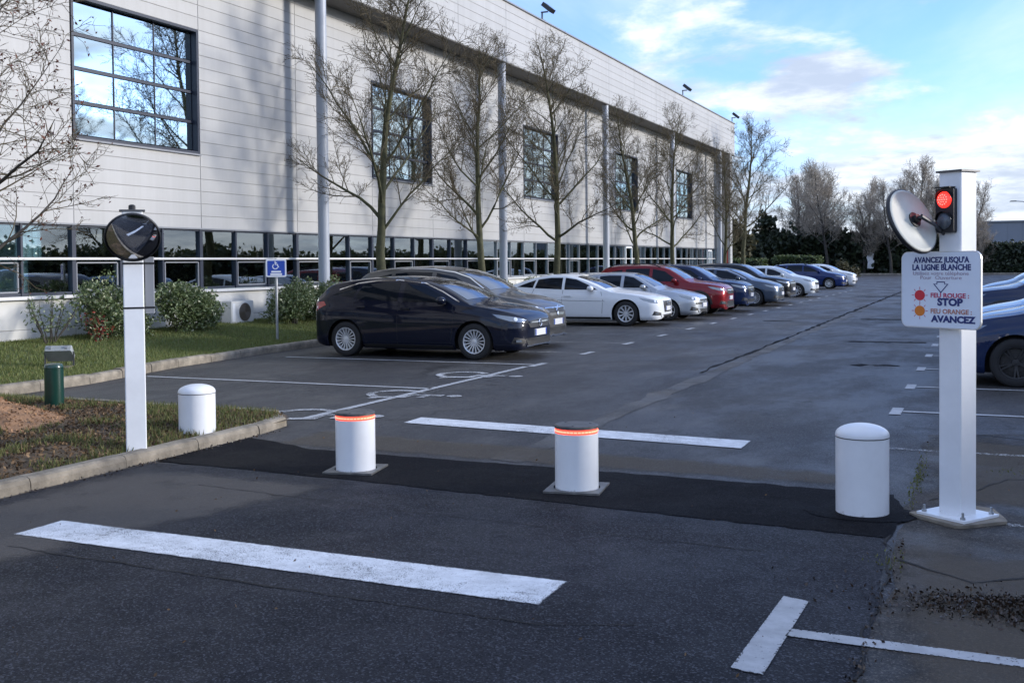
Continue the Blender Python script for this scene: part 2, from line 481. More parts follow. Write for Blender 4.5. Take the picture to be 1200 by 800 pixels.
# ================================================================== SETTING: ground
A_old = asphalt('asphalt_old', (0.018, 0.018, 0.021), (0.050, 0.049, 0.049), 0.47, 0.66, 0.8, 0.35, 0.35, dust=(0.095, 0.09, 0.083), seed=3.0, stretch=(1.0, 0.45, 1), cracks=0.8, spec=0.28)
A_new = asphalt('asphalt_new', (0.012, 0.013, 0.017), (0.026, 0.027, 0.033), 0.55, 0.75, 0.95, 0.7, 1.0, seed=11.0, spec=0.14)
A_patch = asphalt('asphalt_patch', (0.004, 0.004, 0.005), (0.009, 0.009, 0.011), 0.65, 0.85, 0.5, 0.8, 0.7, seed=23.0, spec=0.06)
A_apron = asphalt('asphalt_apron', (0.020, 0.018, 0.016), (0.050, 0.042, 0.034), 0.42, 0.75, 0.8, 0.9, 0.8, dust=(0.085, 0.068, 0.05), seed=31.0, cracks=1.0, spec=0.2)
A_dusty = asphalt('asphalt_dusty', (0.036, 0.035, 0.035), (0.080, 0.076, 0.071), 0.55, 0.8, 0.5, 1.2, 0.4, dust=(0.105, 0.092, 0.075), seed=41.0)
M_soil = mat('bare_soil', (0.115, 0.075, 0.045), 0.95, var=0.55, vscale=3.2, bump=1.0, bscale=26, var2=(0.045, 0.04, 0.022))
M_sand = mat('sandy_soil', (0.30, 0.165, 0.085), 0.95, var=0.35, vscale=6, bump=1.0, bscale=45)
M_turf = mat('turf_soil', (0.075, 0.10, 0.03), 0.95, var=0.5, vscale=2.4, bump=0.6, bscale=30)
M_field = mat('field_ground', (0.06, 0.07, 0.03), 0.95, var=0.4, vscale=0.2)

def sheet(name, pts, z, m, parent=None, sub=0, kind=None):
    mb = MB(); mb.add([(x, y, z) for x, y in pts], [tuple(range(len(pts)))])
    o = mb.build(name, m, parent)
    for p in o.data.polygons:
        if p.normal.z < 0: p.flip()
    if kind: o['kind'] = kind
    return o

sheet('ground', [(-900, -700), (900, -700), (900, 900), (-900, 900)], -0.05, M_field, kind='structure')
park = sheet('car_park', [(-13.4, -14), (9, -14), (9, 127), (-40, 127), (-40, 82), (-13.4, 82)], 0.0, A_old, kind='structure')

def ragged(pts, step=0.12, amp=0.02, seed=1):
    r = random.Random(seed); out = []
    n = len(pts)
    for i in range(n):
        a = Vector((*pts[i], 0)); b = Vector((*pts[(i+1) % n], 0)); d = b-a; k = max(1, int(d.length/step))
        nrm = Vector((-d.y, d.x, 0)).normalized()
        for j in range(k):
            p = a+d*(j/k)+nrm*(r.gauss(0, amp) if j else 0); out.append((p.x, p.y))
    return out
drive = sheet('driveway', ragged([(-6.72, -8), (-0.50, -8), (-0.46, 4.5), (-0.50, 5.8), (-0.54, 6.95), (-2.8, 7.05), (-4.6, 7.3), (-6.60, 7.15)], 0.3, 0.012, 2), 0.004, A_new, kind='structure')
sheet('asphalt_patch', ragged([(-6.62, 7.22), (-4.54, 7.14), (-2.86, 7.0), (-0.54, 6.82), (-0.47, 7.5), (-0.60, 8.10), (-1.0, 8.12), (-2.45, 8.17), (-5.72, 8.20), (-6.30, 8.45), (-6.64, 8.52)], 0.09, 0.009, 3), 0.008, A_patch, drive)
sheet('apron', ragged([(-0.49, -8), (9, -8), (9, 11.2), (0.4, 11.4), (-0.5, 11.0), (-0.50, 7.0), (-0.46, 5.5)], 0.3, 0.02, 6), 0.0045, A_apron, kind='structure')
sheet('repair_strip', ragged([(-3.92, 8.35), (-3.62, 8.3), (-3.66, 14), (-3.7, 22), (-3.72, 40), (-3.92, 40), (-3.95, 22), (-3.9, 14)], 0.35, 0.035, 7), 0.004, A_dusty, park)
sheet('repair_strip', ragged([(-4.0, 16), (-3.94, 16), (-3.96, 60), (-4.10, 60)], 0.4, 0.03, 8), 0.006, A_patch, park)
for i, (x, y, w, l) in enumerate([(-1.9, 23.2, 1.6, .35), (-2.4, 32, 1.8, .6), (-2.0, 44, 2.6, .7), (-5.4, 30.5, .9, .25), (-1.6, 18.0, 0.8, .2), (-4.6, 52, 2.2, 1.2), (-2.0, 61, 2.5, 1.5)]):
    sheet('tar_stain', ragged([(x-w/2, y-l/2), (x+w/2, y-l*0.3), (x+w/2*0.9, y+l/2), (x-w/2*0.8, y+l*0.35)], 0.08, 0.05, 20+i), 0.0050+0.0001*i, A_patch, park)

# thin saw-cut / crack lines
def ribbon(name, pts, w, z, m, parent, jitter=0.0, seed=0, step=0.1):
    r = random.Random(seed)
    P = []
    for a, b in zip(pts[:-1], pts[1:]):
        a = Vector((*a, 0)); b = Vector((*b, 0)); k = max(1, int((b-a).length/step)) if jitter else 1
        for j in range(k): P.append(a+(b-a)*(j/k))
    P.append(Vector((*pts[-1], 0)))
    if jitter:
        off = 0
        for i in range(1, len(P)-1):
            off = off*0.7+r.gauss(0, jitter)
            P[i] = P[i]+Vector((off, r.gauss(0, jitter), 0))
    L_, R2 = [], []
    for i, p in enumerate(P):
        d = (P[min(i+1, len(P)-1)]-P[max(i-1, 0)]).normalized(); n = Vector((-d.y, d.x, 0))
        ww = w*(1 if not jitter else r.uniform(0.4, 1.3))/2
        L_.append(p+n*ww); R2.append(p-n*ww)
    k = len(P)
    mb = MB(); mb.add([(q.x, q.y, z) for q in L_+R2], [(i, k+i, k+i+1, i+1) for i in range(k-1)])
    o = mb.build(name, m, parent)
    for p in o.data.polygons:
        if p.normal.z < 0: p.flip()
    return o
M_crack = mat('crack_dirt', (0.012, 0.011, 0.010), 0.9)
M_dirt = mat('dirt_line', (0.06, 0.042, 0.028), 0.95, var=0.5, vscale=12, bump=0.6)
ribbon('crack', [(-5.45, 4.66), (-3.6, 4.60), (-1.9, 4.58), (-1.5, 4.75)], 0.012, 0.0085, M_crack, drive, 0.008, 1)
ribbon('crack', [(-5.6, 6.55), (-3.4, 6.35), (-1.2, 6.25)], 0.009, 0.0085, M_crack, drive, 0.008, 2)
ribbon('crack', [(-0.49, 2.5), (-0.46, 4.5), (-0.50, 5.8), (-0.53, 6.9)], 0.014, 0.0085, M_crack, drive, 0.012, 3)
ribbon('crack', [(-0.45, 6.35), (-0.1, 6.05), (0.25, 6.25), (0.9, 6.0)], 0.022, 0.0085, M_crack, drive, 0.02, 4)
ribbon('crack', [(-0.36, 8.0), (0.2, 9.0), (1.6, 9.3)], 0.018, 0.0085, M_crack, park, 0.02, 5)
ribbon('crack', [(-0.75, 11.5), (0.4, 11.0), (2.0, 11.2)], 0.018, 0.0085, M_crack, park, 0.02, 6)
P_fresh = paint_mark('marking_fresh', 0.34, (0.74, 0.76, 0.78), scale=120)
P_mid = paint_mark('marking_mid', 0.16, (0.44, 0.45, 0.46))
P_wc = paint_mark('marking_symbol', 0.22, (0.58, 0.59, 0.60))
P_old = paint_mark('marking_old', 0.75, (0.46, 0.46, 0.45))
def marking(pts, m, par=None, z=0.007, w=0.02, name='painted_marking'):
    """flat paint: a quad with a narrow rim carrying edge=0, inside edge=1"""
    n = len(pts); cx = sum(p[0] for p in pts)/n; cy = sum(p[1] for p in pts)/n
    inn = []
    for i in range(n):
        a = Vector(pts[i-1]); b = Vector(pts[i]); c_ = Vector(pts[(i+1) % n])
        d1 = (b-a).normalized(); d2 = (c_-b).normalized(); n1 = Vector((-d1.y, d1.x)); n2 = Vector((-d2.y, d2.x)); nn = (n1+n2)
        nn = nn/max(nn.length_squared, 0.3)*2
        if nn.dot(Vector((cx, cy))-b) < 0 and n == 4: nn = -nn
        inn.append(b+nn*w)
    V = [(x, y, z) for x, y in pts]+[(q.x, q.y, z) for q in inn]
    F = [(i, (i+1) % n, n+(i+1) % n, n+i) for i in range(n)]+[tuple(n+i for i in range(n))]
    mb = MB(); mb.add(V, F); o = mb.build(name, m, par or park)
    at = o.data.attributes.new('edge', 'FLOAT', 'POINT'); at.data.foreach_set('value', [0.0]*n+[1.0]*n)
    for p in o.data.polygons:
        if p.normal.z < 0: p.flip()
    return o
D_film = dust_film('dust_film', (0.14, 0.128, 0.115), 0.62)
D_film2 = dust_film('dust_film_brown', (0.13, 0.112, 0.09), 0.55)
marking([(-6.62, 1.0), (-5.9, 1.0), (-4.4, 7.0), (-6.62, 7.1)], D_film, drive, 0.0062, 0.32, 'dust_film')
marking([(-6.3, 8.25), (-0.62, 8.20), (-0.62, 8.85), (-6.3, 9.3)], D_film2, park, 0.0052, 0.22, 'dust_film')
marking([(-0.44, 3.5), (3.5, 3.5), (3.5, 7.2), (-0.44, 6.7)], D_film2, park, 0.0062, 0.3, 'dust_film')
marking([(-0.40, 7.9), (3.5, 8.1), (3.5, 11.0), (-0.40, 10.8)], D_film2, park, 0.0062, 0.3, 'dust_film')
marking([(-5.66, 4.88), (-2.02, 4.84), (-2.03, 5.26), (-5.66, 5.27)], P_fresh, drive, 0.0095)
marking([(-5.70, 9.94), (-2.02, 9.63), (-2.02, 10.07), (-5.72, 10.36)], P_fresh)
marking([(-0.97, 4.38), (-0.83, 4.36), (-0.80, 5.40), (-0.93, 5.44)], P_mid, drive, 0.0095)
marking([(-0.826, 4.86), (4.0, 4.80), (4.0, 4.90), (-0.81, 4.965)], P_mid, drive, 0.0095)
for i, y in enumerate([7.45, 10.1] + [12.62+2.5*k for k in range(18)]):
    x0 = -0.84 if y > 10.5 else -0.9
    if y < 8: x0 = 0.12
    mm = P_mid if y > 10.5 else P_old
    marking([(x0, y-0.05), (4.0, y-0.05), (4.0, y+0.05), (x0, y+0.05)], mm)
    if y > 10.5: marking([(-0.97, y-0.28), (-0.845, y-0.28), (-0.845, y+0.28), (-0.97, y+0.28)], P_mid)
tl = [16.40, 18.81, 21.34] + [23.91+2.535*k for k in range(16)]
for i, y in enumerate([12.8] + tl):
    marking([(-11.9, y-0.05), (-6.90, y-0.05), (-6.90, y+0.05), (-11.9, y+0.05)], P_old if y > 17 else P_mid)
    if y > 16: marking([(-6.89, y-0.32), (-6.76, y-0.32), (-6.76, y+0.32), (-6.89, y+0.32)], P_mid)
marking([(-6.96, 9.8), (-6.85, 9.8), (-6.84, 16.05), (-6.95, 16.05)], P_mid)

def wheelchair(cx, cy, s, z=0.014, mb=None, M=None):
    """painted wheelchair pictogram, reads from +X side; strokes as flat ribbons"""
    segs = []
    segs.append(([(0.0, 0.62), (0.02, 0.20), (0.30, 0.20), (0.42, -0.16), (0.52, -0.12)], 0.10))
    segs.append(([(0.01, 0.42), (0.26, 0.42)], 0.08))
    arc = [(0.02+0.34*math.cos(a), -0.06+0.34*math.sin(a)) for a in [R_(125+i*15) for i in range(15)]]
    segs.append((arc, 0.08))
    head = [(0.0+0.10*math.cos(2*PI*i/12), 0.78+0.10*math.sin(2*PI*i/12)) for i in range(12)]
    return segs, head
def painted_wheelchair(cx, cy, s, rot):
    segs, head = wheelchair(0, 0, 1)
    mb = MB(); ca, sa = math.cos(rot), math.sin(rot)
    T = lambda p: (cx+s*(p[0]*ca-p[1]*sa), cy+s*(p[0]*sa+p[1]*ca), 0)
    zz = 0.0095
    for pts, w in segs:
        P = [Vector(T(p)) for p in pts]; L_, R2 = [], []
        for i, p in enumerate(P):
            d = (P[min(i+1, len(P)-1)]-P[max(i-1, 0)]).normalized(); n = Vector((-d.y, d.x, 0))*w*s*0.7
            L_.append(p+n); R2.append(p-n)
        k = len(P)
        mb.add([(q.x, q.y, zz) for q in L_+R2], [(i, k+i, k+i+1, i+1) for i in range(k-1)])
        zz += 0.0005
    mb.add([(T(p)[0], T(p)[1], zz) for p in head], [tuple(range(12))])
    o = mb.build('painted_wheelchair', P_wc, park)
    for p in o.data.polygons:
        if p.normal.z < 0: p.flip()
painted_wheelchair(-7.05, 10.15, 1.05, -PI/2+0.1)
painted_wheelchair(-7.0, 12.15, 1.0, -PI/2)
painted_wheelchair(-7.25, 14.6, 1.05, -PI/2)

# ---- kerbs
def kerb_line(owner, pts, w=0.16, z0=-0.04, z1=0.13, stone=1.0, seed=0, side=1):
    r = random.Random(seed)
    for a, b in zip(pts[:-1], pts[1:]):
        a = Vector((*a, 0)); b = Vector((*b, 0)); L_ = (b-a).length; k = max(1, round(L_/stone)); l = L_/k
        ang = math.atan2(b.y-a.y, b.x-a.x)
        key = 'kerb_%.3f_%.3f' % (l, z1)
        me = bpy.data.meshes.get(key)
        if me is None:
            mb = MB(); g = 0.012
            prof = [(0, z0), (w, z0), (w, z1-0.002), (w-0.015, z1), (0.045, z1), (0.018, z1-0.012), (0.004, z1-0.045)]
            nx = 5
            for q in range(nx+1):
                xx = g/2+(l-g)*q/nx
                for (py_, pz) in prof: mb.v.append((xx, py_*1.0, pz+(r.gauss(0, 0.002) if pz > 0 else 0)))
            kk = len(prof)
            for q in range(nx):
                for j in range(kk):
                    mb.f.append((q*kk+j, (q+1)*kk+j, (q+1)*kk+(j+1) % kk, q*kk+(j+1) % kk)); mb.m.append(0)
            mb.f.append(tuple(range(kk))); mb.f.append(tuple(nx*kk+j for j in range(kk-1, -1, -1))); mb.m += [0, 0]
            me = mb.mesh(key, M_conc)
        for j in range(k):
            p = a+(b-a)*(j/k)
            o = link('kerb_stone', me, owner, (p.x, p.y, r.uniform(-0.012, 0.006)), (r.gauss(0, 0.012), 0, ang+r.gauss(0, 0.006)))
kerb1 = empty('kerb'); kerb1['kind'] = 'structure'
# road side face lies to the right of travel, so travel so that local +y points away from the road
kerb_line(kerb1, [(-6.68, -1.0), (-6.66, 6.9), (-6.68, 8.75)][:], seed=1, z1=0.105, w=0.145)
kerb_line(kerb1, [(-6.68, 8.75), (-6.78, 9.35)], seed=2, stone=0.6, z1=0.105, w=0.145)
kerb_line(kerb1, [(-6.78, 9.35), (-7.15, 9.74)], seed=2, stone=0.6, z1=0.105, w=0.145)
kerb_line(kerb1, [(-7.15, 9.74), (-12.6, 9.84)], seed=3, z1=0.105, w=0.145)
kerb2 = empty('verge_kerb'); kerb2['kind'] = 'structure'
kerb_line(kerb2, [(-11.93, 9.9), (-11.95, 11.7), (-12.5, 14.2), (-12.75, 17.0), (-12.82, 19.0), (-12.82, 75.0)], seed=5, z1=0.14)
# far end kerbs
kerb_line(kerb2, [(-12.82, 75.0), (-11.6, 78.2), (-9.3, 79.6)], seed=6, z1=0.14, stone=1.2)
kerb3 = empty('far_kerb'); kerb3['kind'] = 'structure'
kerb_line(kerb3, [(9, 126), (-40, 127)][::-1], seed=7, z1=0.16, stone=2.0)

# ---- planted island, left foreground
def grid_sheet(name, x0, x1, y0, y1, nx, ny, hf, m, parent=None, kind='structure', mask=None):
    xs = np.linspace(x0, x1, nx); ys = np.linspace(y0, y1, ny)
    X, Y = np.meshgrid(xs, ys); Z = hf(X, Y)
    V = np.stack([X, Y, Z], -1).reshape(-1, 3)
    idx = np.arange(nx*ny).reshape(ny, nx)
    F = np.stack([idx[:-1, :-1], idx[:-1, 1:], idx[1:, 1:], idx[1:, :-1]], -1).reshape(-1, 4)
    if mask is not None:
        c = V[F].mean(1); F = F[mask(c[:, 0], c[:, 1])]
    me = arr_mesh(name, V, F, [m], smooth=True)
    o = link(name, me, parent)
    if kind: o['kind'] = kind
    return o
_ns = [(RNG.uniform(-1, 1, 2), RNG.uniform(0, 6.3)) for _ in range(24)]
def fnoise(X, Y, f0=1.0, octs=4):
    z = 0; a = 1.0; f = f0; k = 0
    for o in range(octs):
        for j in range(5):
            d, p = _ns[(k) % 24]; k += 1
            z = z+a*np.sin((X*d[0]+Y*d[1])*f*3.1+p)
        a *= 0.55; f *= 2.1
    return z/6.0
def island_h(X, Y):
    h = 0.10+0.025*fnoise(X, Y, 2.0)
    e = np.clip(np.minimum(-6.80-X, 9.66-Y)/0.5, 0, 1)
    h = 0.07+(h-0.07+0.035)*e
    d = np.sqrt(((X+9.75)/1.5)**2+((Y-7.55)/1.0)**2)
    pile = np.clip(1-d, 0, 1)
    h = h+0.46*pile**1.15*(1+0.16*fnoise(X, Y, 3.0))+0.022*np.clip(pile*5, 0, 1)*fnoise(X*1.7+3, Y*1.7, 5.0, 3)
    return h
def island_mask(X, Y): return (X < -6.76) & (Y < 9.74) & ~((X > -7.16) & (Y > 9.35+(-6.78-X)*1.05))
grid_sheet('planted_island', -15, -6.74, -2, 9.78, 130, 170, island_h, M_soil, mask=island_mask)
def pile_h(X, Y): return island_h(X, Y)+0.006
def pmask(X, Y):
    d = np.sqrt(((X+9.75)/1.5)**2+((Y-7.55)/1.0)**2); return d < 0.93+0.06*fnoise(X, Y, 4.0)
pile = grid_sheet('soil_heap', -11.4, -8.1, 6.4, 8.7, 110, 80, pile_h, M_sand, mask=pmask, kind=None)
tag(pile, 'heap of orange sandy soil on the rough planted island', 'soil heap')

# ---- grass verge along the building
def verge_h(X, Y):
    t = np.clip((-12.95-X)/3.4, 0, 1)
    return 0.11+0.24*t*t*(3-2*t)*1.0+0.03*np.clip((Y-14)/8, -1, 1)*t+0.012*fnoise(X, Y, 1.2)
def verge_mask(X, Y):
    kx = np.interp(Y, [9.9, 11.7, 14.2, 17.0, 19.0, 75, 78.2, 79.6], [-12.08, -12.1, -12.63, -12.88, -12.95, -12.95, -11.7, -9.4])
    return X < kx+0.06
grid_sheet('grass_verge', -16.5, -11.9, -4, 77, 50, 500, verge_h, M_turf, mask=lambda X, Y: verge_mask(X, Y) & ((Y > 9.8) | (X < -12.0)))
def end_h(X, Y): return 0.12+0.02*fnoise(X, Y, 1.0)
sheet('end_island', [(-40, 84), (-13, 84), (-10.2, 79.5), (-8.2, 76), (-7.9, 73.2), (-8.5, 72.4), (-10.5, 72.6), (-12.9, 75), (-40, 75)], 0.135, mat('sunny_turf', (0.11, 0.15, 0.035), 0.95, var=0.4, vscale=1.5), kind='structure')  # turf colour lightened here so the island reads as sunlit
grid_sheet('far_lawn', -60, 30, 127.1, 150, 40, 10, end_h, M_turf)

# ---- grass (stuff)
G_grass = leaf_mat('grass_blades', (0.09, 0.12, 0.025), (0.20, 0.23, 0.07), 0.6, 0.3, c3=(0.22, 0.17, 0.07))
G_dry = leaf_mat('rough_grass', (0.06, 0.085, 0.018), (0.16, 0.16, 0.05), 0.7, 0.25, c3=(0.20, 0.14, 0.07))
G_litter = leaf_mat('leaf_litter', (0.045, 0.028, 0.015), (0.16, 0.095, 0.045), 0.8, 0.1, c3=(0.26, 0.17, 0.09))
def blades(name, xy, hf, h, w, m, parent=None, lean=0.5):
    n = len(xy); X, Y = xy[:, 0], xy[:, 1]; Z = hf(X, Y)
    a = RNG.uniform(0, 2*PI, n); hh = h*RNG.uniform(0.5, 1.25, n); ww = w*RNG.uniform(0.6, 1.3, n)
    la = RNG.uniform(0, 2*PI, n); ll = lean*hh*RNG.uniform(0.2, 1.2, n)
    dx, dy = np.cos(a)*ww/2, np.sin(a)*ww/2
    b0 = np.stack([X-dx, Y-dy, Z-0.01], -1); b1 = np.stack([X+dx, Y+dy, Z-0.01], -1)
    t = np.stack([X+np.cos(la)*ll, Y+np.sin(la)*ll, Z+hh], -1)
    V = np.stack([b0, b1, t], 1).reshape(-1, 3); F = np.arange(3*n).reshape(-1, 3)
    o = link(name, arr_mesh(name, V, F, [m]), parent)
    return o
def scatter(n, x0, x1, y0, y1, f):
    P = np.stack([RNG.uniform(x0, x1, n), RNG.uniform(y0, y1, n)], -1)
    return P[f(P[:, 0], P[:, 1])]
vm = lambda X, Y: verge_mask(X+0.03, Y) & ((Y > 9.8) | (X < -12.0))
xy = np.concatenate([scatter(90000, -16.4, -12.0, 8.5, 24, vm), scatter(50000, -16.4, -12.8, 24, 76, vm)])
tag(blades('verge_grass', xy, verge_h, 0.055, 0.016, G_grass), 'mown green grass on the verge below the white building', 'grass', kind='stuff')
imk = lambda X, Y: island_mask(X+0.05, Y) & ~pmask(X, Y) & (fnoise(X, Y, 1.3) > -0.12)
xy = scatter(70000, -14, -6.8, 2.5, 9.7, imk)
tag(blades('rough_island_grass', xy, island_h, 0.07, 0.014, G_dry), 'patchy rough grass on the island behind the near kerb', 'grass', kind='stuff')
G_moss = leaf_mat('moss_weeds', (0.09, 0.11, 0.02), (0.20, 0.21, 0.05), 0.7, 0.2)
def litter(name, xy, hf, s, m, parent=None, up=0.02):
    n = len(xy); X, Y = xy[:, 0], xy[:, 1]; Z = hf(X, Y)+RNG.uniform(0, up, n)+0.004
    q = RNG.normal(size=(n, 3)); q /= np.linalg.norm(q, axis=1)[:, None]
    e = np.cross(q, RNG.normal(size=(n, 3))); e /= np.linalg.norm(e, axis=1)[:, None]+1e-9
    f = np.cross(q, e); ss = (s*RNG.uniform(0.4, 1.4, n))[:, None]
    c = np.stack([X, Y, Z], -1)
    V = np.stack([c-e*ss, c-f*ss*0.55, c+e*ss, c+f*ss*0.55], 1)
    V[:, :, 2] = np.maximum(V[:, :, 2], Z[:, None]-0.012)
    V = V.reshape(-1, 3)
    return link(name, arr_mesh(name, V, np.arange(4*n).reshape(-1, 4), [m]), parent)
xy = scatter(30000, -12, -6.85, 3.5, 9.6, lambda X, Y: island_mask(X, Y) & (RNG.uniform(size=len(X)) < np.where(pmask(X, Y), 0.06, 1)))
tag(litter('island_leaf_litter', xy, island_h, 0.02, G_litter), 'dead leaves and clods scattered over the planted island', 'leaf litter', kind='stuff')
xy = np.stack([RNG.uniform(-11.2, -8.2, 5000), RNG.uniform(6.5, 8.6, 5000)], -1); xy = xy[pmask(xy[:, 0], xy[:, 1])]
G_clod = leaf_mat('soil_crumbs', (0.16, 0.085, 0.042), (0.36, 0.21, 0.11), 0.95, 0.0)
co_ = litter('soil_crumbs', xy, island_h, 0.016, G_clod, pile, up=0.015); co_['kind'] = 'stuff'
xy = np.concatenate([RNG.normal(size=(2600, 2))*[0.26, 0.11]+[0.16, 5.62], RNG.normal(size=(250, 2))*[0.5, 0.2]+[0.05, 5.65], np.stack([RNG.normal(size=200)*0.025-0.47, RNG.uniform(3.5, 6.9, 200)], -1), np.stack([RNG.normal(size=500)*0.03-6.60, RNG.uniform(2, 9, 500)], -1)])
G_mulch = leaf_mat('wet_mulch', (0.008, 0.006, 0.004), (0.055, 0.032, 0.018), 0.35, 0.0)
o = litter('mulch_debris', xy, lambda X, Y: 0.006+0.045*np.exp(-(((X-0.16)/0.28)**2+((Y-5.62)/0.12)**2)), 0.011, G_mulch, up=0.008)
tag(o, 'wet dark heap of leaf mulch on the asphalt at right', 'leaf litter', kind='stuff')
xy = np.concatenate([RNG.normal(size=(260, 2))*[0.022, 0.5]+[-0.47, 8.75], RNG.normal(size=(60, 2))*[0.05, 0.12]+[-0.5, 6.3], RNG.normal(size=(120, 2))*[0.3, 0.08]+[0.35, 9.3]])
tag(blades('crack_weeds', xy, lambda X, Y: 0*X+0.01, 0.007, 0.014, G_moss, lean=1.8), 'small green weeds in the asphalt joint beside the right post', 'weeds', kind='stuff')
xy = scatter(160, -6.5, 1.2, 2.5, 12, lambda X, Y: X < 9)
tag(litter('scattered_twigs', xy, lambda X, Y: 0*X+0.010, 0.010, G_litter, up=0.002), 'tiny leaves and grit scattered on the asphalt', 'leaf litter', kind='stuff')
# ================================================================== OFFICE BUILDING
WX = -16.5; FX = -15.5; MOD = 3.76; J0 = 15.82
bld = empty('office_building', (WX, J0, 0), 0, 'long white clad office building with ribbon windows and overhanging roof', 'building')
def B(mb, name, m, parent=bld, smooth=False):
    """world-coordinate geometry -> child of the building"""
    mb.v = [(x-WX, y-J0, z) for x, y, z in mb.v]
    return mb.build(name, m, parent, smooth)
def sub(mb, name, m, parent, smooth=False):
    mb.v = [(x-WX, y-J0, z) for x, y, z in mb.v]; return mb.build(name, m, parent, smooth)
YA, YB = J0-5*MOD, J0+14.6*MOD           # building ends  (-3, 70.7)
Z_SILL, Z_RAIL, Z_WT, Z_SOF, Z_TOP = 1.17, 1.88, 2.57, 8.81, 10.93
ROW = (Z_SOF-Z_WT)/22
# punch window bays: k = 0,3,6,9  (bay index from J0), rows 6..15
punch = {0: 1, 3: 1, 6: 1, 9: 1, 12: 1, -3: 1}
R0, R1 = 6, 16
zp0, zp1 = Z_WT+R0*ROW, Z_WT+R1*ROW
# backing walls (upper wall around the punch windows)
mb = MB()
def wallbox(y0, y1, z0, z1, x0=WX-0.35, x1=WX-0.011): mb.box(((x0+x1)/2, (y0+y1)/2, (z0+z1)/2), (x1-x0, y1-y0, z1-z0))
ys = [YA]
for k in sorted(punch):
    wallbox(ys[-1], J0+k*MOD, zp0, zp1); ys.append(J0+(k+1)*MOD)
wallbox(ys[-1], YB, zp0, zp1)
wallbox(YA, YB, Z_WT, zp0); wallbox(YA, YB, zp1, Z_SOF+0.3)
wallbox(YA, YB, -0.1, Z_SILL-0.03)
B(mb, 'wall', M_back)
mb = MB()      # far shell : back, gables, roof deck, interior floor / ceiling
mb.box((-40, (YA+YB)/2, 5.3), (0.3, YB-YA, 10.6)); mb.box((-28.4, YA+0.15, 5.3), (22.9, 0.3, 10.6)); mb.box((-28.4, YB-0.15, 5.3), (22.9, 0.3, 10.6))
mb.box((-28.4, (YA+YB)/2, 10.45), (22.8, YB-YA-0.7, 0.3))
B(mb, 'shell', M_clad)
M_int = mat('interior_paint', (0.66, 0.69, 0.70), 0.8, var=0.2, vscale=0.6)
mb = MB()
mb.box((-18.5, (YA+YB)/2, 2.0), (0.2, YB-YA-0.8, 3.6)); mb.box((-17.6, (YA+YB)/2, 2.9), (1.5, YB-YA-0.8, 0.2)); mb.box((-17.6, (YA+YB)/2, 0.1), (1.5, YB-YA-0.8, 0.2))
B(mb, 'interior', M_int)
# blinds, cabinets and curtains seen through the ribbon glass
M_blind = mat('interior_blind', (0.50, 0.52, 0.50), 0.8, var=0.25, vscale=2)
M_dark = mat('interior_dark', (0.06, 0.07, 0.085), 0.8)
rb = random.Random(12)
for i in range(44):
    y = 12.2+i*1.253
    t = rb.random()
    if i in (2, 3) or (i > 5 and t < 0.16):
        mb = MB(); 
        n = 14
        for q in range(n):
            ya = y+0.1+1.05*q/n; mb.box((-16.95+0.02*(q % 2), ya+0.035, 1.88), (0.03, 0.072, 1.3))
        B(mb, 'curtain', M_blind)
    elif t < 0.5 and i > 3:
        mb = MB(); mb.box((-17.6, y+0.6, 1.1), (0.5, 1.0, rb.uniform(0.9, 1.9))); B(mb, 'cabinet', M_dark)

# cladding planks, one mesh shared
def plank_mesh(name, l, h, d, m):
    mb = MB(); g = 0.0055; b = 0.006
    pr = [(0, g), (d-b, g), (d, g+b), (d, h-g-b), (d-b, h-g), (0, h-g)]
    k = len(pr)
    for yy in (0.009, l-0.009):
        for (x, z) in pr: mb.v.append((x, yy, z))
    for j in range(k): mb.f.append((j, k+j, k+(j+1) % k, (j+1) % k)); mb.m.append(0)
    mb.f.append(tuple(range(k))); mb.f.append(tuple(k+j for j in range(k-1, -1, -1))); mb.m += [0, 0]
    return mb.mesh(name, m)
PM = plank_mesh('cladding_plank', MOD, ROW, 0.03, M_clad)
slots = []
for k in range(-5, 15):
    for r in range(22):
        if k in punch and R0 <= r < R1: continue
        y = J0+k*MOD
        if y+MOD > YB+0.1 and k == 14: continue
        slots.append((abs(y-20)+(200 if y+MOD < 13.5 else 0), k, r))
slots.sort()
rest = []
rp = random.Random(3)
for i, (_, k, r) in enumerate(slots):
    if i < 296:
        link('cladding_plank', PM, bld, (-0.03, k*MOD, Z_WT+r*ROW), (0, rp.gauss(0, 0.0012), 0))
    else: rest.append((k, r))
pv = np.array([v.co[:] for v in PM.vertices]); 
mb = MB()
for k, r in rest:
    mb.add([(x-0.03, y+k*MOD, z+Z_WT+r*ROW) for x, y, z in pv], [tuple(p.vertices) for p in PM.polygons])
k = 14
for r in range(22):
    mb.box((-0.015, k*MOD+0.6*MOD/2, Z_WT+(r+.5)*ROW), (0.03, 0.6*MOD-0.02, ROW-0.014))
o = mb.build('far_cladding', M_clad, bld); o['kind'] = 'stuff'
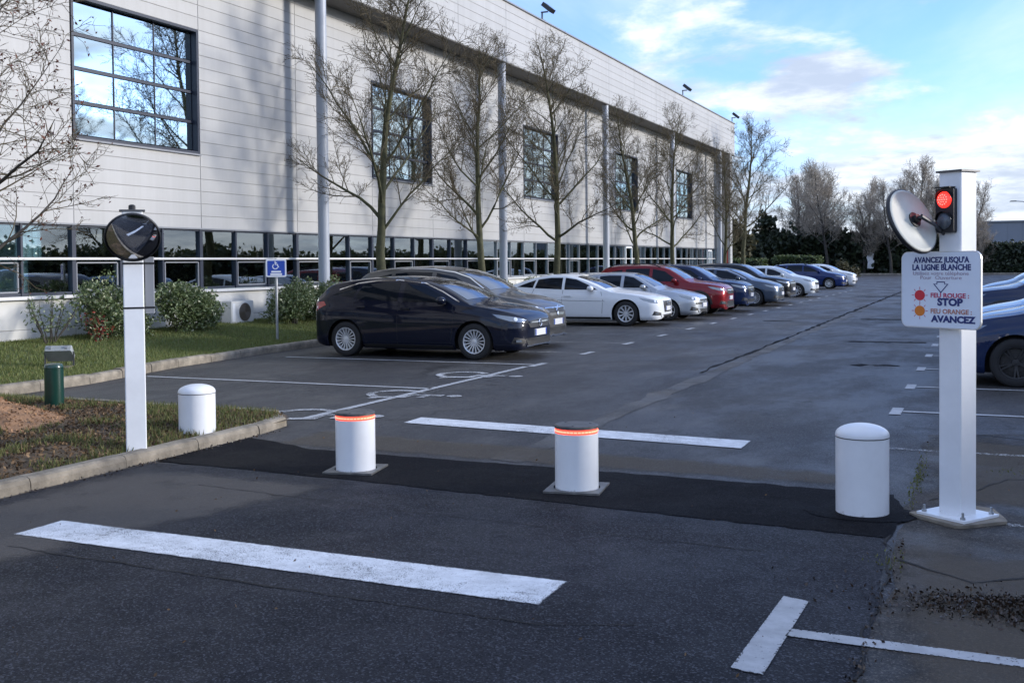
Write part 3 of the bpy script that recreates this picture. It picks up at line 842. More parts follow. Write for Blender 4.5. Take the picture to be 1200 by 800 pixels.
# fascia planks
FR = 7; FROW = (Z_TOP-Z_SOF)/FR
FM = plank_mesh('fascia_plank', MOD, FROW, 0.03, M_clad)
for k in range(-1, 15):
    for r in range(FR):
        link('fascia_plank', FM, bld, (FX-WX-0.03, k*MOD, Z_SOF+r*FROW), (0, rp.gauss(0, 0.0012), 0))
mb = MB(); y0f, y1f = YA, J0+15*MOD
mb.box((FX-0.136, (y0f+y1f)/2, (Z_SOF+Z_TOP)/2), (0.250, y1f-y0f-0.02, Z_TOP-Z_SOF-0.02)); B(mb, 'fascia_frame', M_back)
mb = MB()
for yy0, yy1 in ((YA, J0-MOD-0.01),):
    mb.box((FX-0.015, (yy0+yy1)/2, (Z_SOF+Z_TOP)/2), (0.03, yy1-yy0, Z_TOP-Z_SOF-0.02))
B(mb, 'fascia_end', M_clad)
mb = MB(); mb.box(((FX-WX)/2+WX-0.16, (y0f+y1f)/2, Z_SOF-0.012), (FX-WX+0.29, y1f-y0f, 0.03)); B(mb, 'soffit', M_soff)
mb = MB(); mb.box((FX-0.12, (y0f+y1f)/2, Z_TOP+0.025), (0.36, y1f-y0f+0.05, 0.05)); B(mb, 'coping', M_lframe)
# wing wall at the far end with blue and red panels
mb = MB()
for r in range(30):
    mb.box((WX+0.5, YB+0.35, 0.1+r*0.29+0.14), (1.0, 0.6, 0.278))
B(mb, 'wing_wall', M_clad)
M_blue = mat('blue_panel', (0.045, 0.11, 0.28), 0.5); M_red = mat('red_panel', (0.42, 0.045, 0.04), 0.5)
mb = MB(); mb.box((WX+0.30, YB+0.03, 1.35), (0.38, 0.05, 2.5)); B(mb, 'blue_door_panel', M_blue)
mb = MB(); mb.box((WX+0.74, YB+0.03, 1.35), (0.22, 0.06, 2.5)); B(mb, 'red_panel', M_red)
# columns
for k in (-2, 2-0, 5, 8, 11, 14):
    y = J0+k*MOD
    if k == -2: y = J0-1*MOD
    mb = MB(); mb.lathe([(0.145, 0.0), (0.145, Z_SOF-0.02)], 20); 
    mb.v = [(x+FX-0.19, yy+y, z) for x, yy, z in mb.v]
    B(mb, 'column', M_col, smooth=True)
# punch windows : frame > panes
def pane_mesh(name, w, h, m):
    mb = MB(); mb.box((0, 0, 0), (0.012, w, h)); return mb.mesh(name, m)
rw = random.Random(5)
for k in sorted(punch):
    if k < 0: continue
    y0, y1 = J0+k*MOD+0.02, J0+(k+1)*MOD-0.02
    fr = MB(); dpt = 0.20
    xo = WX+0.012
    fr.box((xo-dpt/2, y0+0.03, (zp0+zp1)/2), (dpt, 0.06, zp1-zp0)); fr.box((xo-dpt/2, y1-0.03, (zp0+zp1)/2), (dpt, 0.06, zp1-zp0))
    fr.box((xo-dpt/2, (y0+y1)/2, zp1-0.03), (dpt, y1-y0-0.125, 0.06)); fr.box((xo-dpt/2, (y0+y1)/2, zp0+0.03), (dpt, y1-y0-0.125, 0.06))
    nr, nc = 4, 3
    H_ = (zp1-zp0-0.12)/nr; W_ = (y1-y0-0.12)/nc
    for r in range(1, nr): fr.box((xo-dpt+0.04, (y0+y1)/2, zp0+0.06+r*H_), (0.035, y1-y0-0.125, 0.06))
    for c in range(1, nc): fr.box((xo-dpt+0.04, y0+0.06+c*W_, (zp0+zp1)/2), (0.022, 0.026, zp1-zp0-0.125))
    win = B(fr, 'window', M_frame)
    for r in range(nr):
        for c in range(nc):
            key = 'punch_pane'
            me = bpy.data.meshes.get(key) or pane_mesh(key, W_-0.04, H_-0.09, G_high)
            link('pane', me, win, (xo-dpt+0.03-WX, y0+0.06+(c+.5)*W_-J0, zp0+0.06+(r+.5)*H_), (0, rw.gauss(0, 0.0025), rw.gauss(0, 0.0025)))
    s_ = MB(); s_.box((WX+0.02, (y0+y1)/2, zp0-0.02), (0.08, y1-y0, 0.035)); sub(s_, 'sill', M_lframe, win)
    # ceiling void behind so that the glass looks into a dim room
    rm = MB(); rm.box((WX-2.2, (y0+y1)/2, (zp0+zp1)/2), (0.1, y1-y0+1.5, zp1-zp0+1.0)); sub(rm, 'room_back', M_int, win)
# ribbon windows
PW = MOD/3
for k in range(-4, 15):
    for c in range(3):
        y0 = J0+k*MOD+c*PW; y1 = y0+PW
        if y0 > YB-0.5: continue
        ym = (y0+y1)/2
        dark = y0 < 34
        fm = M_frame if dark else M_lframe
        fr = MB(); x = WX-0.06
        mw = 0.10 if (dark and c == 0) else (0.05 if dark else 0.035)
        fr.box((x, y0, (Z_SILL+Z_WT)/2), (0.10, mw, Z_WT-Z_SILL-0.02))
        fr.box((x-0.01, ym, Z_SILL+0.035), (0.08, PW-mw-0.004, 0.05)); fr.box((x-0.01, ym, Z_WT-0.035), (0.08, PW-mw-0.004, 0.05))
        win = B(fr, 'ribbon_window', fm)
        me = bpy.data.meshes.get('ribbon_pane') or pane_mesh('ribbon_pane', PW-0.04, (Z_WT-Z_SILL)/2-0.02, G_rib)
        for zz in ((Z_SILL+Z_RAIL)/2, (Z_RAIL+Z_WT)/2):
            link('pane', me, win, (x-0.02-WX, ym-J0, zz), (0, rw.gauss(0, 0.004), rw.gauss(0, 0.006)))
        if (k+c) % 2 == 0 and y0 < 45:      # inner opening sash, lighter line
            sa = MB(); zc = (Z_SILL+Z_RAIL)/2; hh = Z_RAIL-Z_SILL-0.16; ww = PW-0.16
            for s in (-1, 1):
                sa.box((x+0.012, ym+s*ww/2, zc), (0.03, 0.028, hh)); sa.box((x+0.012, ym, zc+s*hh/2), (0.03, ww-0.03, 0.028))
            sub(sa, 'opening_sash', M_lframe, win)
mb = MB(); mb.box((WX+0.0, (YA+YB)/2, Z_RAIL), (0.10, YB-YA-0.2, 0.045)); B(mb, 'transom_rail', M_rail)
mb = MB(); mb.box((WX+0.015, (YA+YB)/2, Z_SILL-0.03), (0.20, YB-YA-0.2, 0.06)); B(mb, 'long_sill', M_rail)
mb = MB(); mb.box((WX-0.002, (YA+YB)/2, Z_WT-0.008), (0.06, YB-YA-0.2, 0.03)); B(mb, 'head_trim', M_lframe)
# base wall panels
BM = plank_mesh('base_panel', MOD, 0.57, 0.03, M_base)
for k in range(-2, 15):
    for r in range(2):
        if k == 14: continue
        link('base_panel', BM, bld, (-0.03, k*MOD, -0.03+r*0.572), None)
# white glazed door and small entrance window
mb = MB(); yy = 51.6
mb.box((WX+0.03, yy-0.5, 1.3), (0.09, 0.09, 2.3)); mb.box((WX+0.03, yy+0.5, 1.3), (0.09, 0.09, 2.3)); mb.box((WX+0.03, yy, 2.45), (0.09, 0.91, 0.09)); mb.box((WX+0.03, yy, 1.3), (0.07, 0.91, 0.08)); mb.box((WX+0.03, yy, 0.3), (0.07, 0.91, 0.2))
dr = B(mb, 'door', M_white)
mb = MB(); mb.box((WX+0.03, yy, 1.35), (0.012, 0.9, 2.1)); sub(mb, 'pane', G_rib, dr)
mb = MB(); mb.box((WX+0.085, yy-0.38, 1.1), (0.05, 0.03, 0.16)); sub(mb, 'handle', M_steel, dr)
mb = MB(); yy = 68.9
for s in (-.55, 0, .55): mb.box((WX+0.03, yy+s, 1.75), (0.09, 0.10, 1.3))
for s in (1.15, 2.4): mb.box((WX+0.03, yy, s), (0.08, 1.0, 0.10))
dr = B(mb, 'entrance_window', M_white)
mb = MB(); mb.box((WX+0.03, yy, 1.77), (0.012, 1.1, 1.2)); sub(mb, 'pane', G_rib, dr)

# floodlights on the parapet
for i, (y, lb) in enumerate([(38.3, 'black floodlight on the roof edge nearest the camera'), (59.2, 'black floodlight on the roof edge, middle of three'), (72.0, 'black floodlight at the far end of the roof edge')]):
    t = empty('roof_floodlight', (FX-0.12, y, Z_TOP+0.05), 0, lb, 'floodlight', 'floodlights on the office roof')
    mb = MB(); mb.box((0, 0, 0.03), (0.2, 0.2, 0.06)); mb.box((0.0, 0, 0.2), (0.05, 0.05, 0.3)); mb.box((0.10, 0, 0.36), (0.28, 0.05, 0.05)); mb.build('bracket', M_dsteel, t)
    Mx = Matrix.Rotation(R_(40), 4, 'Y')
    mb = MB(); mb.box((0.26, 0, 0.50), (0.46, 0.42, 0.16), M=Mx); hd = mb.build('lamp_head', M_black, t)
    mb = MB(); mb.box((0.21, 0, 0.44), (0.40, 0.36, 0.012), M=Mx); mb.build('lens', mat('lamp_glass', (0.5, 0.52, 0.55), 0.15), hd)

# air conditioner
ac = empty('air_conditioner', (-16.12, 20.35, 0.30), 0, 'white outdoor air conditioning unit on the grass against the building', 'air conditioner')
M_ac = mat('ac_casing', (0.66, 0.65, 0.62), 0.5, var=0.08)
mb = MB(); mb.prism(rrect(0.30, 0.82, 0.02), 0.06, 0.58); mb.box((0, -0.3, 0.03), (0.3, 0.06, 0.06)); mb.box((0, 0.3, 0.03), (0.3, 0.06, 0.06)); mb.build('casing', M_ac, ac)
Mx = Matrix.Translation((0.150, 0.08, 0.32)) @ Matrix.Rotation(R_(90), 4, 'Y')
mb = MB(); mb.lathe([(0.0, 0.004), (0.21, 0.004), (0.215, 0.0)], 28, M=Mx); fan = mb.build('fan_opening', mat('ac_fan', (0.13, 0.10, 0.07), 0.7), ac)
for r in (0.05, 0.09, 0.13, 0.17, 0.21):
    mb = MB(); mb.tube([(0.158, 0.08+r*math.cos(a), 0.32+r*math.sin(a)) for a in [2*PI*i/28 for i in range(29)]], 0.004, 4, cap=False); mb.build('grille_ring', M_dsteel, fan)
mb = MB(); mb.box((0.153, -0.33, 0.32), (0.012, 0.10, 0.42)); mb.build('service_panel', M_white, ac)
# ================================================================== FOREGROUND OBJECTS
M_bol = mat('bollard_paint', (0.80, 0.81, 0.82), 0.28, var=0.05, vscale=4, bump=0.015, bscale=20)
def dirty_paint(name, col, zmax):
    m = mat(name, col, 0.30, var=0.10, vscale=2.5, bump=0.015, bscale=20)
    N = m.node_tree.nodes; L = m.node_tree.links; b = N['Principled BSDF']; src = b.inputs['Base Color'].links[0].from_socket
    tc = N.new('ShaderNodeTexCoord'); sp = N.new('ShaderNodeSeparateXYZ'); L.new(tc.outputs['Object'], sp.inputs[0])
    n = N.new('ShaderNodeTexNoise'); n.inputs['Scale'].default_value = 22; n.inputs['Detail'].default_value = 8; n.inputs['Roughness'].default_value = 0.75; L.new(tc.outputs['Object'], n.inputs['Vector'])
    mr = N.new('ShaderNodeMapRange'); mr.inputs[1].default_value = 0.0; mr.inputs[2].default_value = zmax; mr.inputs[3].default_value = 0.10; mr.inputs[4].default_value = -0.14; L.new(sp.outputs['Z'], mr.inputs[0])
    ad = N.new('ShaderNodeMath'); ad.operation = 'ADD'; L.new(n.outputs['Fac'], ad.inputs[0]); L.new(mr.outputs[0], ad.inputs[1])
    m2 = N.new('ShaderNodeMapRange'); m2.inputs[1].default_value = 0.56; m2.inputs[2].default_value = 0.72; m2.inputs[4].default_value = 0.6; L.new(ad.outputs[0], m2.inputs[0])
    mx = N.new('ShaderNodeMix'); mx.data_type = 'RGBA'; L.new(m2.outputs[0], mx.inputs['Factor']); L.new(src, mx.inputs['A']); mx.inputs['B'].default_value = (0.17, 0.15, 0.125, 1)
    L.new(mx.outputs['Result'], b.inputs['Base Color'])
    return m
M_bol = dirty_paint('bollard_paint_worn', (0.80, 0.81, 0.82), 0.05)
M_postp = dirty_paint('post_paint_worn', (0.78, 0.79, 0.80), 0.10)
M_led = mat('led_ring', (0.8, 0.1, 0.04), 0.4, emis=(1.0, 0.07, 0.045), estr=0.62)
M_cap = mat('bollard_top', (0.11, 0.105, 0.10), 0.5, 0.5, var=0.5, vscale=14)
M_plate = mat('steel_ground_plate', (0.17, 0.165, 0.155), 0.5, 0.4, var=0.5, vscale=9)
def retractable(loc, rz, label):
    t = empty('retractable_bollard', loc, rz, label, 'bollard', 'retractable bollards across the lane')
    r = 0.163
    mb = MB(); mb.lathe([(r, 0.0), (r, 0.425)], 40); mb.build('shaft', M_bol, t, smooth=True)
    mb = MB(); mb.lathe([(r-0.004, 0.425), (r-0.004, 0.462)], 40); led = mb.build('light_ring', M_led, t, smooth=True)
    for i in range(36):
        a = 2*PI*i/36
        if i == 0:
            m2 = MB(); m2.box((0, 0, 0), (0.006, 0.023, 0.010)); dot = m2.mesh('led_dot', mat('led_dot', (1, .4, .2), .4, emis=(1.0, 0.20, 0.13), estr=0.95))
        link('led', dot, led, ((r-0.003)*math.cos(a), (r-0.003)*math.sin(a), 0.443), (0, 0, a))
    mb = MB(); mb.lathe([(r+0.002, 0.462), (r+0.002, 0.478), (r-0.008, 0.486), (0.0, 0.489)], 40); cap = mb.build('top_cap', M_cap, t, smooth=True)
    for i in range(3):
        a = 0.5+2*PI*i/3; mb = MB(); mb.lathe([(0.011, 0), (0.011, 0.004), (0, 0.005)], 8); mb.build('bolt', M_dsteel, cap, loc=(0.11*math.cos(a), 0.11*math.sin(a), 0.486))
    mb = MB()
    n = 40; sq = 0.21
    # square plate with a round hole
    outer = []
    for i in range(n):
        a = 2*PI*i/n+PI/n*0; c, s = math.cos(a), math.sin(a); k = sq/max(abs(c), abs(s)); outer.append((c*k, s*k))
    inner = [((r+0.012)*math.cos(2*PI*i/n), (r+0.012)*math.sin(2*PI*i/n)) for i in range(n)]
    mb.v = [(x, y, 0.014) for x, y in outer]+[(x, y, 0.014) for x, y in inner]+[(x, y, 0.0) for x, y in outer]
    for i in range(n):
        j = (i+1) % n
        mb.f.append((i, j, n+j, n+i)); mb.m.append(0); mb.f.append((2*n+i, 2*n+j, j, i)); mb.m.append(0)
    mb.build('ground_plate', M_plate, t)
    return t
retractable((-4.76, 7.50, 0.008), R_(12), 'white retractable bollard with glowing red ring, nearer the left mirror pole')
retractable((-2.80, 7.47, 0.008), R_(8), 'white retractable bollard with glowing red ring in the middle of the lane')
def domed(loc, r, h, label):
    t = empty('fixed_bollard', loc, 0, label, 'bollard', 'fixed white domed bollards')
    dome = []
    hd = 0.085
    mb = MB(); mb.lathe([(r, -0.05), (r, h-hd-0.006)], 44); mb.build('tube', M_bol, t, smooth=True)
    prof = [(r-0.003, h-hd-0.006), (r-0.003, h-hd), (r+0.002, h-hd), (r+0.002, h-hd+0.012)]
    for i in range(1, 9):
        a = i/8*PI/2; prof.append(((r+0.002)*math.cos(a) if i < 8 else 0.0, h-hd+0.012+(hd-0.012)*math.sin(a)))
    sm = MB(); sm.lathe([(r+0.0012, h-hd-0.007), (r+0.0012, h-hd-0.001)], 44); sm.build('cap_seam', M_dsteel, t)
    mb = MB(); mb.lathe(prof, 44); mb.build('domed_cap', M_bol, t, smooth=True)
domed((-0.755, 7.47, 0.006), 0.172, 0.60, 'white domed bollard standing beside the traffic light post')
domed((-7.02, 8.22, 0.09), 0.175, 0.47, 'white domed bollard on the kerb of the planted island')
# worn bollard footing, ring of dark tar
mb = MB(); rr = random.Random(4)
pts = [(-0.76+(0.26+rr.uniform(0, .05))*1.25*math.cos(a), 7.45+(0.25+rr.uniform(0, .04))*math.sin(a)) for a in [2*PI*i/30 for i in range(30)]]
sheet('bollard_footing', pts, 0.011, A_patch, drive)

def square(s, c): h = s/2; return [(h-c, -h), (h, -h+c), (h, h-c), (h-c, h), (-h+c, h), (-h, h-c), (-h, -h+c), (-h+c, -h)]
# ---- right signal post -----------------------------------------------------------
# local frame: -y is the face with the sign
RZ = -R_(35)
post = empty('signal_post', (-0.165, 7.53, 0.0), RZ, 'white square post on bolted base plate carrying a red traffic light', 'post')
mb = MB(); mb.prism(square(0.165, 0.008), 0.04, 2.26); mb.build('shaft', M_postp, post)
mb = MB(); mb.prism(square(0.195, 0.004), 2.26, 2.272); mb.build('cap', M_dsteel, post)
mb = MB(); mb.prism(square(0.36, 0.004), 0.025, 0.040); bp = mb.build('base_plate', M_white, post)
for sx in (-1, 1):
    for sy in (-1, 1):
        mb = MB(); mb.lathe([(0.016, 0), (0.016, 0.014), (0.008, 0.014), (0.008, 0.045), (0, 0.046)], 8); mb.build('bolt', M_steel, bp, loc=(0.145*sx, 0.145*sy, 0.04))
sl = sheet('concrete_slab', [(-0.56, 7.52), (-0.14, 7.16), (0.22, 7.42), (0.10, 7.92), (-0.1, 7.96)], 0.020, M_conc, None)
mb = MB(); mb.prism([(-0.46, 7.51), (-0.42, 7.44), (-0.17, 7.225), (-0.12, 7.24), (0.13, 7.47), (0.12, 7.55), (0.05, 7.82), (-0.10, 7.88)], 0.0, 0.024); 
bpy.data.objects.remove(sl)
sl = mb.build('concrete_slab', M_conc); tag(sl, 'pale concrete footing under the traffic light post', 'footing')

# traffic light
tlt = empty('traffic_light', (-0.165, 7.53, 1.87), RZ, 'small black two lamp traffic light lit red on the white post', 'traffic light')
fy = -0.083
mb = MB(); mb.prism([(p[0]-0.012, p[1]+0.142) for p in rrect(0.136, 0.285, 0.012, 3)], 0, 0.035, M=Matrix.Translation((0, fy, 0)) @ Matrix.Rotation(R_(90), 4, 'X')); mb.build('housing', M_black, tlt)
for zc, nm, m in ((0.212, 'red_lamp', mat('lamp_red', (0.9, 0.03, 0.02), 0.3, emis=(1.0, 0.035, 0.025), estr=0.6)), (0.075, 'lower_lamp', mat('lamp_off', (0.10, 0.11, 0.125), 0.25, var=0.3, vscale=40))):
    Mx = Matrix.Translation((-0.012, fy-0.035, zc)) @ Matrix.Rotation(R_(90), 4, 'X')
    mb = MB(); mb.lathe([(0.053, -0.01), (0.053, 0.006), (0.045, 0.014), (0.025, 0.022), (0, 0.025)], 24, M=Mx); lp = mb.build(nm, m, tlt, smooth=True)
    mb = MB(); 
    n = 14; pts = []
    for k2, (rr_, dz) in enumerate(((0.060, 0.0), (0.061, 0.028))):
        for i in range(n+1):
            a = R_(8+164*i/n); pts.append(Mx @ Vector((rr_*math.cos(a), rr_*math.sin(a), dz*(0.5+0.5*math.sin(a)))))
    mb.add(pts, [(i, i+1, n+2+i, n+1+i) for i in range(n)]); mb.build('visor', M_black, lp)
mb = MB(); mb.box((-0.012, fy-0.03, 0.292), (0.11, 0.06, 0.008)); mb.build('hood', M_black, tlt)
hot = mat('lamp_core', (1, .3, .25), .3, emis=(1.0, 0.12, 0.09), estr=0.9)
for i in range(19):
    if i == 0: x = z = 0
    elif i < 7: a = i*PI/3; x, z = 0.016*math.cos(a), 0.016*math.sin(a)
    else: a = i*PI/6; x, z = 0.032*math.cos(a), 0.032*math.sin(a)
    if i == 0:
        mb = MB(); mb.lathe([(0.005, 0), (0.004, 0.003), (0, 0.004)], 8, M=Matrix.Rotation(R_(90), 4, 'X')); ledm = mb.mesh('lamp_led', hot)
        redlamp = [c for c in tlt.children if c.name.startswith('red_lamp')][0]
    link('lamp_led', ledm, redlamp, (-0.012+x, fy-0.035-0.0245+0.25*(abs(x)+abs(z))*0.35, 0.212+z))

# ---- information panel
M_panel = mat('panel_white', (0.72, 0.78, 0.87), 0.22, var=0.03)
M_edge = mat('panel_edge', (0.60, 0.61, 0.62), 0.4, 0.5)
sign = empty('information_sign', (-0.165, 7.53, 1.25), RZ, 'white rounded information panel with French instructions on the signal post', 'sign')
SW, SH = 0.60, 0.50; sy = fy-0.022; SX0 = -0.045
def face(poly, d0, d1, m, name, parent, smooth=False):
    """poly in panel coordinates (x right, y up), extruded towards the viewer"""
    mb = MB(); mb.prism(poly, d0, d1, M=Matrix.Translation((SX0, sy, SH/2)) @ Matrix.Rotation(R_(90), 4, 'X'))
    return mb.build(name, m, parent, smooth)
pan = face(rrect(SW, SH, 0.05, 6), 0.0, 0.016, M_edge, 'panel', sign)
pf = face(rrect(SW-0.012, SH-0.012, 0.045, 6), 0.016, 0.0175, M_panel, 'panel_face', pan)
mb = MB(); mb.box((0, fy-0.011, 0.12), (0.14, 0.02, 0.03)); mb.box((0, fy-0.011, 0.40), (0.14, 0.02, 0.03)); mb.build('bracket', M_steel, sign)
def text_mesh(s, size, m, bold=0.0, align='CENTER', sx=1.0):
    cu = bpy.data.curves.new('lettering', 'FONT'); cu.body = s; cu.size = size; cu.align_x = align; cu.align_y = 'CENTER'
    cu.extrude = 0.0004; cu.offset = bold; cu.resolution_u = 3
    ob = bpy.data.objects.new('tmp', cu); COL.objects.link(ob)
    dg = bpy.context.evaluated_depsgraph_get()
    me = bpy.data.meshes.new_from_object(ob.evaluated_get(dg))
    bpy.data.objects.remove(ob); me.materials.clear(); me.materials.append(m)
    return me
def text(s, x, y, size, m, bold=0.0, parent=None, width=None, base=(SX0, sy-0.0195, SH/2), align='CENTER', rot=(PI/2, 0, 0)):
    me = text_mesh(s, size, m, bold, align)
    o = link('lettering', me, parent or pan, (base[0]+x, base[1], base[2]+y), rot)
    if width:
        xs = [v.co.x for v in me.vertices]; o.scale.x = width/(max(xs)-min(xs))
    return o
M_navy = mat('print_navy', (0.012, 0.026, 0.15), 0.5); M_pink = mat('print_red', (0.50, 0.05, 0.13), 0.5); M_sal = mat('print_salmon', (0.45, 0.20, 0.15), 0.5)
M_redd = mat('print_red_dot', (0.62, 0.025, 0.045), 0.5); M_orgd = mat('print_orange_dot', (0.68, 0.19, 0.02), 0.5); M_faint = mat('print_faint', (0.40, 0.32, 0.40), 0.5)
text("AVANCEZ JUSQU'A", 0.01, 0.193, 0.052, M_navy, 0.0019, width=0.42)
text("LA LIGNE BLANCHE", 0.01, 0.145, 0.052, M_navy, 0.0019, width=0.44)
text("Utilisez votre téléphone", 0.005, 0.107, 0.034, M_faint, 0.0, width=0.42)
text("Pour  Ouverture", 0.008, 0.079, 0.034, M_faint, 0.0, width=0.31)
arrow = [(-0.032, 0.055), (-0.032, 0.040), (-0.058, 0.040), (0.0, -0.022), (0.058, 0.040), (0.032, 0.040), (0.032, 0.055)]
cx_a = 0.010
cen = Vector((0, 0.025))
inner = [(cen.x+(x-cen.x)*0.80+cx_a, cen.y+(y-cen.y)*0.78) for x, y in arrow]; outer = [(x+cx_a, y) for x, y in arrow]
n = len(arrow)
mb = MB(); mb.v = [(x, y, 0.0192) for x, y in outer+inner]; 
for i in range(n): mb.f.append((i, (i+1) % n, n+(i+1) % n, n+i)); mb.m.append(0)
MxF = Matrix.Translation((SX0, sy, SH/2)) @ Matrix.Rotation(R_(90), 4, 'X')
mb.v = [tuple(MxF @ Vector(p)) for p in mb.v]; mb.build('arrow', M_navy, pan)
for (x, y, m) in ((-0.152, -0.037, M_redd), (-0.152, -0.140, M_orgd)):
    d = face([(x+0.040*math.cos(2*PI*i/28), y+0.034*math.sin(2*PI*i/28)) for i in range(28)], 0.0178, 0.0192, m, 'dot', pan)
    mb = MB()
    for i in range(8):
        a = i*PI/4; Mx = MxF @ Matrix.Translation((x+0.054*math.cos(a), y+0.046*math.sin(a), 0.0185)) @ Matrix.Rotation(a, 4, 'Z')
        pts = [tuple(Mx @ Vector(p)) for p in ((-0.009, -0.0022, 0), (0.009, -0.0022, 0), (0.009, 0.0022, 0), (-0.009, 0.0022, 0))]
        mb.add(pts, [(0, 1, 2, 3)])
    mb.build('rays', M_navy if i < 0 else M_pink, d)
text("FEU ROUGE :", 0.075, -0.037, 0.042, M_pink, 0.0012, width=0.285)
text("STOP", 0.078, -0.080, 0.064, M_navy, 0.0030, width=0.19)
text("FEU ORANGE :", 0.085, -0.140, 0.042, M_sal, 0.0012, width=0.305)
text("AVANCEZ", 0.100, -0.190, 0.058, M_navy, 0.0028, width=0.33)

# ---- convex mirrors
M_mirror = mat('convex_mirror', (0.80, 0.82, 0.85), 0.04, 1.0)
M_mback = mat('mirror_back', (0.50, 0.50, 0.45), 0.6, var=0.1, vscale=6)
M_mrim = mat('mirror_rim', (0.010, 0.011, 0.014), 0.45)
def convex_mirror(center, n, r, post_pt, label, k=0.46):
    n = Vector(n).normalized()
    q = n.to_track_quat('Z', 'Y')
    t = empty('convex_mirror', center, 0, label, 'mirror'); t.rotation_mode = 'QUATERNION'; t.rotation_quaternion = q
    prof = [(r, 0.0)]
    dep = r*k
    for i in range(1, 11):
        a = i/10; rad = r*(1-a); prof.append((rad if i < 10 else 0.0, dep*(1-(rad/r)**2)))
    mb = MB(); mb.lathe(prof, 40, close=False); mb.build('mirror_face', M_mirror, t, smooth='all')
    mb = MB(); mb.lathe([(r*0.985, -0.012), (r*1.02, -0.010), (r*1.035, 0.0), (r*1.02, 0.014), (r*0.985, 0.016)], 40, close=False); mb.build('rim', M_mrim, t, smooth='all')
    mb = MB(); mb.lathe([(0.0, -0.020), (r*0.24, -0.020), (r*0.26, -0.012), (r*0.90, -0.016), (r*0.93, -0.022), (r*0.985, -0.013)], 40, close=False); mb.build('backing', M_mback, t, smooth='all')
    mb = MB(); mb.lathe([(r*0.23, -0.02), (r*0.23, -0.03), (r*0.12, -0.03), (r*0.12, -0.055), (0.0, -0.055)], 20); mb.build('mount_hub', M_black, t)
    L = q.to_matrix().to_4x4(); L.translation = center; Li = L.inverted()
    pp = Li @ Vector(post_pt)
    mb = MB(); mb.tube([(0, 0, -0.04), (0, 0, -0.075), tuple(pp*0.55+Vector((0, 0, -0.05))), tuple(pp)], [0.022, 0.016, 0.012, 0.012], 8); mb.build('arm', M_dsteel, t)
    return t
convex_mirror((-0.435, 7.34, 1.945), (-0.79, 0.47, -0.39), 0.22, (-0.245, 7.50, 1.86), 'round convex mirror seen from behind, bracketed to the traffic light post')

# ---- left mirror pole
LZ = R_(44)
pole = empty('mirror_pole', (-6.875, 7.25, 0.07), LZ, 'white square pole on the planted island holding a round mirror', 'pole')
mb = MB(); mb.prism(square(0.172, 0.008), 0.0, 2.12); mb.build('shaft', M_postp, pole)
mb = MB(); mb.prism(square(0.215, 0.004), 2.12, 2.132); mb.build('cap', M_dsteel, pole)
mb = MB(); mb.lathe([(0.03, 2.132), (0.03, 2.17), (0.018, 2.18), (0.0, 2.182)], 12); mb.build('sensor', M_black, pole)
mb = MB(); mb.prism([(p[0]+0.135, p[1]+0.02) for p in rrect(0.08, 0.10, 0.008, 2)], 1.22, 1.72); bx = mb.build('cable_box', M_lframe, pole)
for zz in (1.265, 1.655):
    mb = MB(); mb.prism(square(0.180, 0.009), zz, zz+0.016); mb.build('strap', M_black, pole)
    mb = MB(); mb.box((0.135, 0.02, zz+0.008), (0.09, 0.11, 0.016)); mb.build('strap', M_black, bx)
convex_mirror((-6.675, 7.04, 1.955), (0.62, -0.66, -0.50), 0.225, (-6.815, 7.19, 1.80), 'round convex mirror on the white pole, reflecting dark asphalt', 0.26)

# ---- green bollard, ground spotlight, parking sign
M_green = mat('green_enamel', (0.004, 0.036, 0.025), 0.3, coat=0.3)
t = empty('garden_bollard', (-9.72, 8.98, 0.09), 0, 'short dark green cylindrical bollard on the planted island', 'bollard')
mb = MB(); mb.lathe([(0.104, -0.05), (0.104, 0.47)], 28); mb.build('tube', M_green, t, smooth=True)
mb = MB(); mb.lathe([(0.104, 0.473), (0.104, 0.49), (0.094, 0.512), (0.066, 0.522), (0.0, 0.525)], 28); mb.build('cap', M_green, t, smooth=True)
M_spot = mat('spot_grey', (0.34, 0.36, 0.36), 0.5, var=0.15, vscale=9)
t = empty('ground_spotlight', (-13.35, 12.45, 0.15), R_(35), 'grey tilted ground spotlight on the grass near the green bollard', 'spotlight')
mb = MB(); mb.box((0, 0, -0.03), (0.34, 0.26, 0.06)); mb.build('pad', M_conc, t)
Mx = Matrix.Rotation(R_(-38), 4, 'X')
mb = MB(); mb.prism(rrect(0.40, 0.30, 0.02, 3), 0.0, 0.10, M=Matrix.Translation((0, 0, 0.16)) @ Mx); hd = mb.build('lamp_head', M_spot, t)
mb = MB(); mb.prism(rrect(0.34, 0.24, 0.02, 3), 0.10, 0.106, M=Matrix.Translation((0, 0, 0.16)) @ Mx); mb.build('lens', mat('spot_glass', (0.12, 0.13, 0.14), 0.1), hd)
mb = MB(); mb.box((-0.21, 0, 0.12), (0.02, 0.05, 0.22)); mb.box((0.21, 0, 0.12), (0.02, 0.05, 0.22)); mb.build('yoke', M_dsteel, t)
mb = MB()
for sx in (-.12, .12): mb.box((sx, -0.155, 0.06), (0.04, 0.03, 0.05), M=None)
mb.v = [tuple(Matrix.Translation((0, 0, 0.16)) @ Mx @ Vector(p)) for p in mb.v]; mb.build('clip', M_steel, hd)

